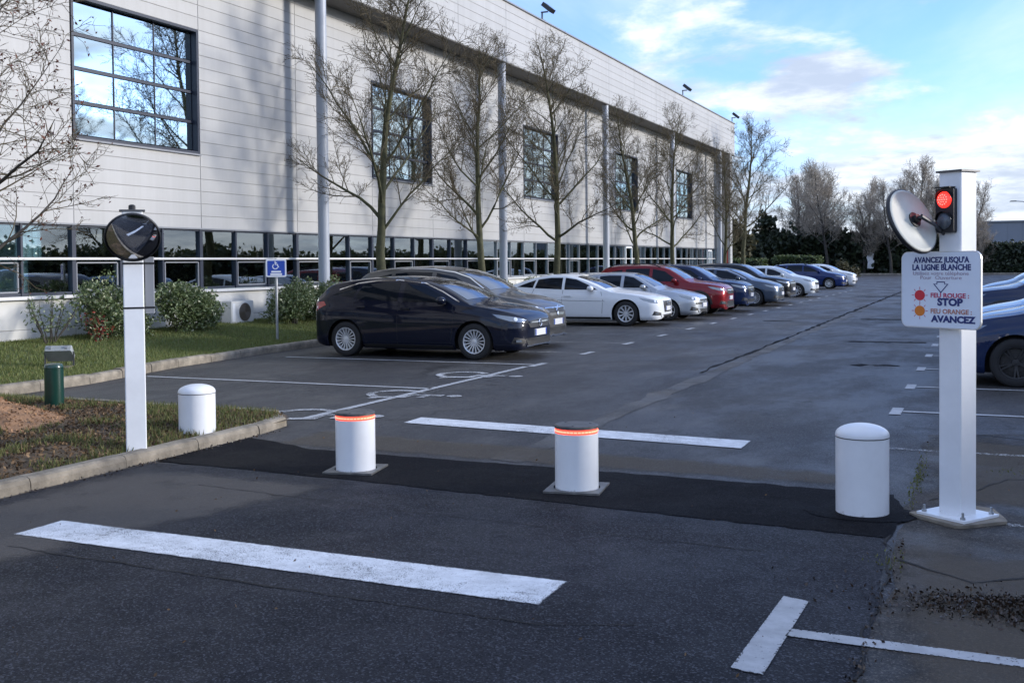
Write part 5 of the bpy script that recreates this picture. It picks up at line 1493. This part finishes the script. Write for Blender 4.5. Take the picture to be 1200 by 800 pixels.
def car(name, loc, rz, c, pm, label, cat='car', group='cars parked in the left row', emblem=None, plate=True):
    L, W = c['L'], c['W']; hw = W/2; R = c.get('R', .325); da, dr = c['ax']; clr = c.get('clr', .19)
    top = pchip(*zip(*c['top'])); belt = pchip(*zip(*c['belt']))
    zbf = pchip([0, .03, .12, .5, L-.6, L-.12, L-.03, L], [.25, .20, clr+.01, clr, clr, clr+.06, .32, .44])
    Ra = R+.05
    t = np.linspace(0, 1, 84); d = L*(0.5-0.5*np.cos(PI*t))*0.55+L*t*0.45
    ex = []
    for a in (da, dr):
        for q in np.linspace(-1, 1, 17): ex.append(a+Ra*math.sin(q*PI/2)*0.9995)
        ex += [a-Ra-.004, a+Ra+.004]
    ex += [.006, .015, .03, .05, L-.006, L-.015, L-.03, L-.05]
    d = np.array(sorted(set(np.round(np.concatenate([d, ex]), 4))))
    keep = [d[0]]
    for q in d[1:]:
        if q-keep[-1] > 0.0025: keep.append(q)
    d = np.array(keep)
    nf, nr = c.get('nf', 4.2), c.get('nr', 5.0); Zf, Zr = c.get('zf', 1.0), c.get('zr', .8)
    sp = pchip([0, .06, .16, .36, .62, .80, .93, 1.0], [.915, .965, .988, .997, 1.0, .985, .945, .925])
    tumble = c.get('tumble', .36)
    rings = []
    for q in d:
        if q < Zf: u = min((Zf-q)/Zf, .9975); w = hw*(1-u**nf)**(1/nf)
        elif q > L-Zr: u = min((q-(L-Zr))/Zr, .9975); w = hw*(1-u**nr)**(1/nr)
        else: w = hw
        zt = float(top(q)); zb = float(zbf(q)); zb = min(zb, zt-.08)
        hood = q < c['cowl']
        crown = .05 if hood else .035
        crown *= min(1, w/hw*1.0)
        ze = zt-crown; bl = min(float(belt(q)), ze-.03); bl = max(bl, zb+.04)
        zl = zb
        for a in (da, dr):
            if abs(q-a) < Ra: zl = max(zl, R+math.sqrt(Ra*Ra-(q-a)**2))
        zl = min(zl, bl-.02)
        pts = []
        for s in np.linspace(0, 1, 12):
            z = zl+s*(bl-zl); f = (z-zb)/(bl-zb); yv = w*float(sp(f)); pts.append((yv, z))
        yb = w*.925; hc = max(ze-bl, .02); yr = max(yb-tumble*hc, yb*.25); rc = min(.075, .5*hc)
        for s in np.linspace(0, 1, 7)[1:]:
            bul = 4*s*(1-s)*.018*min(1, hc/.3); pts.append((yb+(yr-yb)*s+bul, bl+(ze-rc-bl)*s))
        for s in (.35, .7, 1.0):
            a = s*PI/2; pts.append((yr-rc*1.3*(1-math.cos(a)), ze-rc+rc*math.sin(a)))
        y0 = pts[-1][0]
        for s in (.8, .6, .4, .2, 0.0): pts.append((y0*s, ze+(zt-ze)*(1-s*s)))
        full = [(-y, z) for y, z in pts]+[(y, z) for y, z in pts[-2::-1]]
        bow = 0.0
        if q < L*.5: bow = .10*min(1, max(0, (q-.25)/.6))*max(0, min(1, (L*.5-q)/.6))
        else: bow = -.06*max(0, min(1, (q-L*.6)/.5))
        x = L/2-q
        rings.append([(x+bow*(1-(y/hw)**2)*(1 if z > bl-.02 else 0), y, z) for y, z in full])
    n = len(rings[0]); V = [p for r in rings for p in r]; F = []
    for i in range(len(rings)-1):
        for j in range(n-1): F.append((i*n+j, i*n+j+1, (i+1)*n+j+1, (i+1)*n+j))
    F.append(tuple(range(n-1, -1, -1))); k0 = (len(rings)-1)*n; F.append(tuple(k0+j for j in range(n)))
    tcar = empty(name, loc, rz, label, cat, group)
    mb = MB(); mb.add(V, F)
    body = mb.build('body', pm, tcar, smooth='all')
    bvh = BVHTree.FromPolygons([Vector(v) for v in V], F)
    def hit(p, dr_):
        dv = Vector(dr_).normalized(); r = bvh.ray_cast(Vector(p)-dv*1.6, dv, 9.0)
        if r[0] is None:
            r = bvh.find_nearest(Vector(p))
        nn = r[1]
        if nn.dot(dv) > 0: nn = -nn
        return r[0], nn
    def decal(nm, pts, dr_, m, parent=tcar, off=.004, rings_=(1.0, .66, .33), step=.07):
        bd = []
        for a, b in zip(pts, pts[1:]+pts[:1]):
            a = Vector(a); b = Vector(b); k = max(1, int((b-a).length/step))
            for j in range(k): bd.append(a+(b-a)*(j/k))
        ce = sum(bd, Vector())/len(bd); nb = len(bd)
        vs_, fs = [], []
        for p in bd:
            h, nn = hit(p, dr_); vs_.append(h-nn*.006)
        for sc in rings_:
            for p in bd:
                h, nn = hit(ce+(p-ce)*sc, dr_); vs_.append(h+nn*off)
        h, nn = hit(ce, dr_); vs_.append(h+nn*off)
        nr_ = len(rings_)+1
        for q in range(nr_-1):
            for j in range(nb): fs.append((q*nb+j, q*nb+(j+1) % nb, (q+1)*nb+(j+1) % nb, (q+1)*nb+j))
        for j in range(nb): fs.append(((nr_-1)*nb+j, (nr_-1)*nb+(j+1) % nb, nr_*nb))
        mb = MB(); mb.add(vs_, fs); return mb.build(nm, m, parent, smooth=True)
    def strip(nm, pts, dr_, w, m, parent=tcar, off=.003, step=.08):
        P = []
        for a, b in zip(pts[:-1], pts[1:]):
            a = Vector(a); b = Vector(b); k = max(1, int((b-a).length/step))
            for j in range(k): P.append(a+(b-a)*(j/k))
        P.append(Vector(pts[-1])); H_ = [hit(p, dr_) for p in P]; vs_ = []
        for i, (h, nn) in enumerate(H_):
            tg = (H_[min(i+1, len(H_)-1)][0]-H_[max(i-1, 0)][0]).normalized(); sd = tg.cross(nn).normalized()*w/2
            vs_ += [h+sd-nn*.004, h+sd+nn*off, h-sd+nn*off, h-sd-nn*.004]
        fs = []
        for i in range(len(H_)-1):
            for j in range(3): fs.append((i*4+j, i*4+j+1, i*4+5+j, i*4+4+j))
        mb = MB(); mb.add(vs_, fs); return mb.build(nm, m, parent)
    X = lambda q: L/2-q
    # underbody + wells
    mb = MB(); mb.box((0, 0, clr+.16), (L-.5, W-.5, .32)); mb.box((X(da), 0, .46), (Ra*2+.06, W-.46, .5)); mb.box((X(dr), 0, .46), (Ra*2+.06, W-.46, .5)); mb.build('underbody', M_under, tcar)
    # wheels
    di, ty, rim = wheel_meshes(R, *c.get('spokes', (10, 0)))
    for q in (da, dr):
        for s in (-1, 1):
            wh = link('wheel', di, tcar, (X(q), s*(hw-.125), R), (0, 0.3*q, 0 if s < 0 else PI))
            link('tyre', ty, wh); ro = link('rim', rim, wh)
            if 'rimm' in c: ro.material_slots[0].link = 'OBJECT'; ro.material_slots[0].material = c['rimm']
    # glass
    for s in (-1, 1):
        DR = (0, -s, 0)
        for poly in c['glass']:
            decal('side_window', [(X(q), s*hw, z) for q, z in poly], DR, M_cglass)
        if 'chrome' in c:
            strip('window_trim', [(X(q), s*hw, z) for q, z in c['chrome']], DR, .022, M_chrome)
        for seam in c.get('seams', []):
            strip('door_seam', [(X(q), s*hw, z) for q, z in seam], DR, .009, M_seam, off=.0012)
        strip('sill_trim', [(X(da+Ra+.03), s*hw, clr+.05), (X(dr-Ra-.03), s*hw, clr+.05)], DR, .07, M_ctrim, off=.006)
        for (q, z) in c.get('handles', []):
            h, nn = hit((X(q), s*hw, z), DR); mb = MB(); mb.prism([(x, y) for x, y in rrect(.19, .035, .014, 3)], 0, .03, M=Matrix.Translation(h-nn*.004) @ (Vector(nn).to_track_quat('Z', 'Y').to_matrix().to_4x4()) @ Matrix.Rotation(PI/2*0, 4, 'Z'))
            mb = MB(); mb.box((h.x, h.y+s*.012, h.z), (.19, .028, .030)); mb.build('door_handle', c.get('hmat', pm), tcar)
        q, z = c['mirror']
        h, nn = hit((X(q), s*hw, z), DR)
        mb = MB(); prof = []
        for (r_, zz) in ((.0, -.10), (.55, -.095), (.85, -.06), (1.0, 0.0), (.95, .06), (.7, .095), (0, .105)): prof.append((r_, zz))
        Mx = Matrix.Translation((h.x, h.y+s*.125, h.z+.05)) @ Matrix.Rotation(R_(90), 4, 'X') @ Matrix.Diagonal((.085, .072, 1.0, 1))
        mb.lathe(prof, 16, M=Mx); wm = mb.build('wing_mirror', c.get('mmat', pm), tcar, smooth='all')
        mb = MB(); mb.box((h.x, h.y+s*.03, h.z), (.06, .10, .03)); mb.build('mirror_arm', M_ctrim, wm)
        # lamps
        zh = c['hl']
        pts = [(X(a), s*b*hw, zh+z_) for a, b, z_ in c.get('hlp', [(.05, .55, -.01), (.13, .74, .035), (.28, .90, .07), (.52, .985, .105), (.42, .985, .04), (.22, .90, -.025), (.09, .72, -.045)])]
        hl = decal('headlight', pts, (-.62, -.78*s, 0), M_hlamp, off=.006)
        h, nn = hit(Vector((X(.16), s*.80*hw, zh+.01)), (-.62, -.78*s, 0))
        mb = MB(); Mx = Matrix.Translation(h+nn*.004) @ nn.to_track_quat('Z', 'Y').to_matrix().to_4x4(); mb.lathe([(.038, 0), (.036, .006), (.02, .010), (0, .011)], 14, M=Mx); mb.build('lamp_lens', mat('lamp_lens', (.75, .78, .82), .05, .2, coat=1), hl, smooth=True)
        if c.get('fog', True):
            zf_ = c.get('fogz', clr+.17)
            decal('fog_recess', [(X(.05), s*.60*hw, zf_-.05), (X(.05), s*.60*hw, zf_+.02), (X(.16), s*.86*hw, zf_+.07), (X(.2), s*.90*hw, zf_-.04)], (-.8, -.6*s, 0), M_ctrim)
            h, nn = hit(Vector((X(.12), s*.78*hw, zf_)), (-.8, -.6*s, 0)); mb = MB(); Mx = Matrix.Translation(h+nn*.003) @ nn.to_track_quat('Z', 'Y').to_matrix().to_4x4(); mb.prism(rrect(.12, .04, .015, 2), 0, .008, M=Mx); mb.build('fog_lamp', M_hlamp, tcar)
        zt_ = c.get('tl', .86)
        decal('tail_lamp', [(X(L-.02), s*.62*hw, zt_+.06), (X(L-.28), s*.97*hw, zt_+.10), (X(L-.36), s*.97*hw, zt_+.03), (X(L-.10), s*.92*hw, zt_-.09), (X(L-.02), s*.66*hw, zt_-.08)], (.6, -.8*s, 0), M_tlamp, off=.008)
        if c.get('clad'):
            for a in (da, dr):
                strip('arch_trim', [(X(a+Ra*math.cos(g)*1.07), s*hw, R+Ra*math.sin(g)*1.07) for g in np.linspace(0.05, PI-.05, 14)], DR, .07, M_ctrim, off=.012, step=.2)
        if c.get('rails'):
            q0, q1 = c['rails']; P_ = []
            for q in np.linspace(q0, q1, 9):
                zt = float(top(q)); P_.append((X(q), s*(hw*.925-tumble*(zt-float(belt(q)))-.02), zt+(.02 if q0 < q < q1 else -.05)))
            mb = MB(); mb.tube(P_, .018, 6); mb.build('roof_rail', M_ctrim, tcar)
    bq, by, tq, tyy = c['ws']
    zmid = 2.2
    decal('windscreen', [(X(bq), by, zmid), (X((bq+tq)/2), (by+tyy)/2+.01, zmid), (X(tq), tyy, zmid), (X(tq)-.03, 0, zmid), (X(tq), -tyy, zmid), (X((bq+tq)/2), -(by+tyy)/2-.01, zmid), (X(bq), -by, zmid), (X(bq)+.09, 0, zmid)], (0, 0, -1), M_wscreen, off=.005, rings_=(1.0, .8, .6, .4, .2), step=.12)
    rwz = c.get('rw', (1.02, 1.30, .55, .48))
    decal('rear_window', [(-L, rwz[2], rwz[0]), (-L, rwz[3], rwz[1]), (-L, -rwz[3], rwz[1]), (-L, -rwz[2], rwz[0])], (1, 0, 0), M_cglass, off=.005, rings_=(1.0, .75, .5, .25), step=.12)
    # bonnet seam
    for s in (-1, 1):
        strip('bonnet_seam', [(X(c['cowl']-.08), s*hw*.80, 3), (X(.75), s*hw*.74, 3), (X(.32), s*hw*.60, 3)], (0, 0, -1), .010, M_seam, off=.0012)
    # front face
    FD = (-1, 0, 0); xf = L
    for nm, z0, z1, y0, y1, m in c['front']:
        decal(nm, [(xf, y0, z0), (xf, y1, z1), (xf, -y1, z1), (xf, -y0, z0)], FD, m, off=.006)
    for (z, hw_, w, m) in c.get('bars', []):
        strip('grille_bar', [(xf, -hw_, z), (xf, 0, z-.005), (xf, hw_, z)], FD, w, m, off=.014)
    if plate:
        zp = c['pz']; h, nn = hit((xf, 0, zp), FD); xs = h.x+.012
        mb = MB(); mb.box((xs, 0, zp), (.02, .52, .115)); pl = mb.build('number_plate', M_plt, tcar)
        for s in (-1, 1): mb = MB(); mb.box((xs+.011, s*.238, zp), (.002, .040, .110)); mb.build('plate_band', M_pblue, pl)
    if emblem:
        kind, ze_ = emblem; h, nn = hit((xf, 0, ze_), FD); xe = h.x+.016; mb = MB()
        if kind == 'bolt':
            mb.tube([(xe, .062*math.cos(a), ze_+.062*math.sin(a)) for a in [2*PI*i/24 for i in range(25)]], .010, 6, cap=False); mb.box((xe, 0, ze_), (.015, .12, .014))
        elif kind == 'diamond':
            P_ = [(0, .12), (.07, 0), (0, -.12), (-.07, 0)]; Q_ = [(a*.52, b*.52) for a, b in P_]
            mb.add([(xe, a, ze_+b) for a, b in P_]+[(xe+.012, a*.8, ze_+b*.8) for a, b in P_]+[(xe, a, ze_+b) for a, b in Q_], [(i, (i+1) % 4, 4+(i+1) % 4, 4+i) for i in range(4)]+[(4+i, 4+(i+1) % 4, 8+(i+1) % 4, 8+i) for i in range(4)])
        elif kind == 'rings':
            for k in range(4):
                yc = (k-1.5)*.066; mb.tube([(xe+.002*(k % 2), yc+.042*math.cos(a), ze_+.042*math.sin(a)) for a in [2*PI*i/20 for i in range(21)]], .006, 5, cap=False)
        elif kind == 'disc':
            mb.lathe([(.05, 0), (.04, .012), (0, .014)], 16, M=Matrix.Translation((xe-.008, 0, ze_)) @ Matrix.Rotation(R_(90), 4, 'Y'))
        mb.build('emblem', M_chrome, tcar, smooth=True)
    return tcar

HATCH = dict(L=4.37, W=1.82, R=.325, ax=(.90, 3.56), clr=.17, cowl=1.06,
    top=[(0, .58), (.02, .70), (.08, .79), (.28, .885), (.6, .955), (.95, 1.01), (1.07, 1.04), (1.45, 1.225), (1.85, 1.385), (2.2, 1.46), (2.65, 1.485), (3.1, 1.475), (3.6, 1.425), (3.95, 1.36), (4.12, 1.22), (4.28, 1.02), (4.34, .85), (4.37, .62)],
    belt=[(0, .62), (.4, .82), (1.2, .95), (2.4, .985), (3.5, 1.04), (4.37, 1.02)],
    glass=[[(1.34, 1.005), (1.62, 1.155), (1.95, 1.295), (2.36, 1.36), (2.36, 1.022)], [(2.47, 1.03), (2.47, 1.362), (2.85, 1.365), (3.25, 1.33), (3.36, 1.10), (3.30, 1.065)], [(3.42, 1.10), (3.33, 1.32), (3.62, 1.245), (3.86, 1.14)]],
    chrome=[(1.22, 1.02), (1.58, 1.205), (1.96, 1.355), (2.5, 1.412), (2.95, 1.405), (3.35, 1.36), (3.75, 1.24)],
    seams=[[(1.34, .95), (1.30, .7), (1.36, .28)], [(2.43, 1.02), (2.45, .6), (2.44, .26)], [(3.36, 1.08), (3.42, .85), (3.22, .6), (3.10, .27)], [(1.45, .60), (2.4, .62), (3.3, .70)]],
    handles=[(2.28, .90), (3.22, .93)], mirror=(1.50, 1.0), hl=.71, ws=(1.13, .66, 1.90, .54), spokes=(17, 0), pz=.47, tl=.92,
    front=[('grille', .56, .68, .42, .52, M_ctrim), ('lower_intake', .25, .38, .5, .58, M_ctrim)], bars=[(.655, .46, .022, M_chrome), (.245, .55, .02, M_chrome)])
MPV = dict(HATCH, L=4.50, W=1.85, R=.335, ax=(.92, 3.66), cowl=1.10, clr=.18,
    top=[(0, .60), (.02, .74), (.08, .84), (.25, .945), (.6, 1.04), (.95, 1.10), (1.10, 1.14), (1.5, 1.37), (1.95, 1.565), (2.3, 1.635), (2.8, 1.66), (3.4, 1.645), (3.95, 1.58), (4.2, 1.42), (4.36, 1.15), (4.46, .9), (4.50, .62)],
    belt=[(0, .66), (.4, .90), (1.1, 1.0), (2.4, 1.05), (3.6, 1.10), (4.5, 1.05)],
    glass=[[(1.30, 1.08), (1.55, 1.22), (1.95, 1.43), (2.40, 1.515), (2.40, 1.09)], [(2.50, 1.10), (2.50, 1.525), (3.0, 1.535), (3.35, 1.51), (3.40, 1.14)], [(3.48, 1.16), (3.44, 1.50), (3.85, 1.42), (4.05, 1.22)]],
    chrome=[(1.3, 1.20), (1.65, 1.42), (2.0, 1.53), (2.5, 1.60), (3.0, 1.61), (3.6, 1.57)],
    handles=[(2.30, .95), (3.30, .98)], mirror=(1.50, 1.08), hl=.80, ws=(1.18, .70, 2.0, .57), pz=.52, tl=1.0, spokes=(5, .10),
    front=[('grille', .70, .80, .50, .62, M_ctrim), ('lower_intake', .25, .42, .58, .62, M_ctrim)], bars=[(.80, .55, .02, M_chrome), (.23, .62, .03, M_chrome)])
SPORT = dict(HATCH, L=4.71, W=1.86, R=.335, ax=(.92, 3.73), cowl=1.44, clr=.16, zf=1.05,
    top=[(0, .56), (.02, .66), (.08, .735), (.35, .82), (.9, .905), (1.4, .97), (1.48, .985), (1.9, 1.17), (2.35, 1.325), (2.7, 1.385), (3.0, 1.39), (3.5, 1.33), (4.0, 1.195), (4.4, 1.05), (4.58, .99), (4.66, .90), (4.70, .74), (4.71, .60)],
    belt=[(0, .60), (.4, .79), (1.4, .91), (2.6, .945), (3.8, .98), (4.71, .95)],
    glass=[[(1.72, .965), (2.0, 1.10), (2.35, 1.245), (2.66, 1.29), (2.66, .972)], [(2.74, .974), (2.74, 1.292), (3.1, 1.29), (3.45, 1.245), (3.52, 1.01)], [(3.58, 1.02), (3.52, 1.23), (3.85, 1.125), (4.05, 1.045)]],
    seams=[[(1.62, .92), (1.55, .7), (1.58, .27)], [(2.70, .96), (2.72, .6), (2.70, .25)], [(3.54, 1.0), (3.60, .85), (3.38, .6), (3.28, .26)], [(1.5, .66), (2.7, .68), (3.8, .72)]],
    handles=[(2.55, .80), (3.42, .82)], mirror=(1.88, .955), hl=.645, ws=(1.54, .66, 2.38, .53), spokes=(10, .05), pz=.46, tl=.86, rw=(1.03, 1.2, .6, .5),
    front=[('grille', .36, .66, .34, .44, M_ctrim), ('lower_intake', .22, .30, .55, .60, M_ctrim)], bars=[(.52, .36, .012, M_dsteel), (.42, .36, .012, M_dsteel)])
del SPORT['chrome']
OLD = dict(HATCH, L=4.19, W=1.71, R=.30, ax=(.85, 3.39), cowl=1.20, clr=.17, nf=3.6,
    top=[(0, .54), (.02, .64), (.08, .71), (.35, .80), (.8, .885), (1.18, .94), (1.26, .965), (1.6, 1.16), (1.92, 1.33), (2.2, 1.39), (2.6, 1.405), (3.1, 1.385), (3.45, 1.32), (3.8, 1.12), (3.98, 1.02), (4.12, .95), (4.17, .8), (4.19, .6)],
    belt=[(0, .60), (.4, .76), (1.2, .88), (2.4, .915), (3.5, .95), (4.19, .93)],
    glass=[[(1.45, .945), (1.66, 1.09), (1.94, 1.25), (2.22, 1.30), (2.22, .955)], [(2.32, .955), (2.32, 1.305), (2.7, 1.31), (2.98, 1.285), (3.02, .985)], [(3.10, 1.0), (3.06, 1.27), (3.30, 1.21), (3.52, 1.04)]],
    seams=[[(1.38, .90), (1.33, .7), (1.36, .27)], [(2.27, .94), (2.29, .6), (2.28, .25)], [(3.05, .97), (3.12, .85), (2.95, .55), (2.9, .27)]],
    handles=[(2.12, .83), (2.95, .86)], mirror=(1.58, .93), hl=.63, ws=(1.32, .62, 1.96, .52), spokes=(7, 0), pz=.45, tl=.84,
    front=[('grille', .56, .61, .34, .40, M_ctrim), ('lower_intake', .24, .34, .5, .55, M_ctrim)], bars=[(.50, .60, .05, M_ctrim)])
del OLD['chrome']
SUV = dict(HATCH, L=4.32, W=1.82, R=.345, ax=(.84, 3.50), cowl=1.20, clr=.24, nf=5.0, clad=True, rails=(2.1, 3.85),
    top=[(0, .66), (.02, .80), (.07, .90), (.25, .99), (.7, 1.06), (1.15, 1.11), (1.26, 1.14), (1.6, 1.35), (1.92, 1.53), (2.2, 1.59), (2.7, 1.62), (3.3, 1.615), (3.85, 1.56), (4.08, 1.40), (4.22, 1.15), (4.29, .95), (4.32, .66)],
    belt=[(0, .72), (.4, .95), (1.2, 1.02), (2.4, 1.05), (3.5, 1.10), (4.32, 1.05)],
    glass=[[(1.45, 1.075), (1.68, 1.22), (1.95, 1.40), (2.34, 1.475), (2.34, 1.085)], [(2.44, 1.09), (2.44, 1.485), (2.85, 1.49), (3.22, 1.47), (3.28, 1.12)], [(3.37, 1.14), (3.34, 1.46), (3.68, 1.40), (3.85, 1.21)]],
    handles=[(2.22, .96), (3.18, .99)], mirror=(1.58, 1.06), hl=.82, ws=(1.30, .68, 1.98, .57), spokes=(5, .12), pz=.56, tl=1.0, rw=(1.1, 1.42, .58, .52),
    front=[('grille', .68, .84, .42, .48, M_ctrim), ('lower_intake', .30, .46, .62, .66, M_ctrim)], bars=[(.80, .42, .02, M_chrome), (.72, .42, .02, M_chrome), (.29, .5, .05, M_dsteel)])
del SUV['chrome']
SUV2 = dict(SUV, L=4.45, ax=(.90, 3.58), rails=None, spokes=(10, 0), front=[('grille', .55, .86, .46, .55, M_ctrim), ('lower_intake', .28, .42, .6, .64, M_ctrim)], bars=[(.80, .5, .018, M_chrome), (.70, .5, .018, M_chrome), (.62, .5, .018, M_chrome), (.30, .62, .04, M_chrome)])
MINI = dict(HATCH, L=3.97, W=1.74, R=.31, ax=(.80, 3.34), cowl=1.05, clr=.17,
    top=[(0, .60), (.02, .71), (.08, .79), (.28, .88), (.6, .955), (.98, 1.02), (1.10, 1.055), (1.45, 1.245), (1.85, 1.395), (2.2, 1.45), (2.5, 1.46), (3.0, 1.44), (3.45, 1.37), (3.68, 1.27), (3.82, 1.05), (3.93, .9), (3.97, .62)],
    glass=[[(1.36, 1.01), (1.62, 1.155), (1.92, 1.28), (2.20, 1.33), (2.20, 1.02)], [(2.29, 1.025), (2.29, 1.338), (2.65, 1.335), (2.98, 1.305), (3.05, 1.06)], [(3.12, 1.08), (3.06, 1.29), (3.28, 1.24), (3.45, 1.13)]],
    belt=[(0, .64), (.4, .84), (1.1, .95), (2.4, .98), (3.2, 1.03), (3.97, 1.0)],
    seams=[[(1.28, .95), (1.22, .7), (1.26, .28)], [(2.25, 1.01), (2.27, .6), (2.26, .26)], [(3.07, 1.05), (3.1, .85), (2.98, .6), (2.88, .27)]],
    handles=[(2.1, .88), (2.98, .91)], mirror=(1.46, .99), hl=.74, ws=(1.16, .62, 1.90, .52), spokes=(8, 0), tl=.92)
del MINI['chrome']
ESTATE = dict(HATCH, L=4.55, ax=(.90, 3.58), rails=(2.2, 4.0), spokes=(10, .04),
    top=[(0, .58), (.02, .70), (.08, .785), (.30, .88), (.7, .96), (1.1, 1.03), (1.24, 1.06), (1.6, 1.25), (1.98, 1.41), (2.3, 1.48), (2.7, 1.505), (3.3, 1.495), (3.9, 1.45), (4.2, 1.38), (4.36, 1.15), (4.48, .95), (4.53, .8), (4.55, .62)],
    glass=[[(1.50, 1.015), (1.75, 1.165), (2.05, 1.30), (2.38, 1.375), (2.38, 1.03)], [(2.47, 1.035), (2.47, 1.385), (2.9, 1.395), (3.32, 1.375), (3.40, 1.07)], [(3.48, 1.08), (3.44, 1.37), (3.85, 1.325), (4.05, 1.16)]])
del ESTATE['chrome']

C_navy = paint('paint_navy', (0.004, 0.006, 0.016)); C_grey = paint('paint_greybrown', (0.115, 0.108, 0.098), .5); C_white = paint('paint_white', (0.74, 0.76, 0.78), 0.0)
C_silver = paint('paint_silver', (0.40, 0.43, 0.47), .65); C_red = paint('paint_red', (0.20, 0.012, 0.016), .25); C_dblue = paint('paint_darkblue', (0.009, 0.020, 0.065))
C_slate = paint('paint_slate', (0.060, 0.080, 0.115), .5); C_black = paint('paint_black', (0.010, 0.011, 0.014)); C_blue = paint('paint_blue', (0.014, 0.032, 0.13)); C_pearl = paint('paint_pearl', (0.60, 0.64, 0.68), .2)
C_lblue = paint('paint_lightblue', (0.22, 0.31, 0.42), .5)
rpk = random.Random(17)
def park_left(nose, y, tpl, pm, name, label, **kw):
    car(name, (nose-tpl['L']/2, y, 0), R_(rpk.uniform(-1.6, 1.6)), tpl, pm, label, **kw)
park_left(-7.35, 17.78, HATCH, C_navy, 'parked_hatchback', 'dark navy hatchback with many spoke alloy wheels, nearest in the left row', emblem=('bolt', .63))
park_left(-7.95, 20.15, MPV, C_grey, 'parked_people_carrier', 'grey brown people carrier parked just behind the dark navy hatchback', emblem=('diamond', .74))
park_left(-7.85, 28.0, SPORT, C_white, 'parked_saloon', 'white low sloping saloon with bright alloy wheels in the left row', emblem=('rings', .59))
park_left(-7.5, 30.75, OLD, C_silver, 'parked_hatchback', 'older silver hatchback between the white saloon and the red car', emblem=('disc', .585))
park_left(-7.36, 33.6, SUV, C_red, 'parked_crossover', 'dark red crossover with black roof rails in the left row', emblem=('disc', .76))
park_left(-7.3, 36.6, SUV2, C_dblue, 'parked_crossover', 'dark blue crossover with a big chrome grille, right of the red one', emblem=('disc', .7))
park_left(-7.05, 41.2, HATCH, C_slate, 'parked_hatchback', 'slate blue hatchback beyond the dark blue crossover', emblem=('disc', .6))
park_left(-7.1, 44.2, SUV2, C_black, 'parked_crossover', 'black car mostly hidden behind the slate blue hatchback')
park_left(-7.2, 51.6, MINI, C_pearl, 'parked_small_car', 'white small hatchback before the far blue estate car', emblem=('disc', .65))
park_left(-7.6, 66.5, ESTATE, C_blue, 'parked_estate_car', 'deep blue estate car near the far end of the left row', emblem=('disc', .6))
park_left(-7.6, 72.0, MINI, C_white, 'parked_small_car', 'white small car last in the left row by the grass island')
GR = 'cars parked in the right row'
def park_right(nose, y, tpl, pm, name, label, **kw):
    car(name, (nose+tpl['L']/2, y, 0), PI+R_(rpk.uniform(-1.5, 1.5)), tpl, pm, label, group=GR, **kw)
park_right(-0.52, 16.35, dict(HATCH, spokes=(5, .13), rimm=M_ctrim), C_dblue, 'parked_hatchback', 'dark blue car cut off by the right edge, nearest in the right row', emblem=('disc', .6))
park_right(-0.45, 18.9, MINI, C_lblue, 'parked_small_car', 'pale blue car second in the right row', emblem=('disc', .6))
park_right(-0.35, 21.4, OLD, C_silver, 'parked_hatchback', 'silver car third in the right row behind the pale blue one')
park_right(-0.55, 26.4, SUV2, C_dblue, 'parked_crossover', 'dark blue tall car fourth in the right row')
park_right(-0.3, 31.3, HATCH, C_blue, 'parked_hatchback', 'blue car far back in the right row')
park_right(-0.3, 36.3, MINI, C_lblue, 'parked_small_car', 'pale blue small car furthest in the right row')
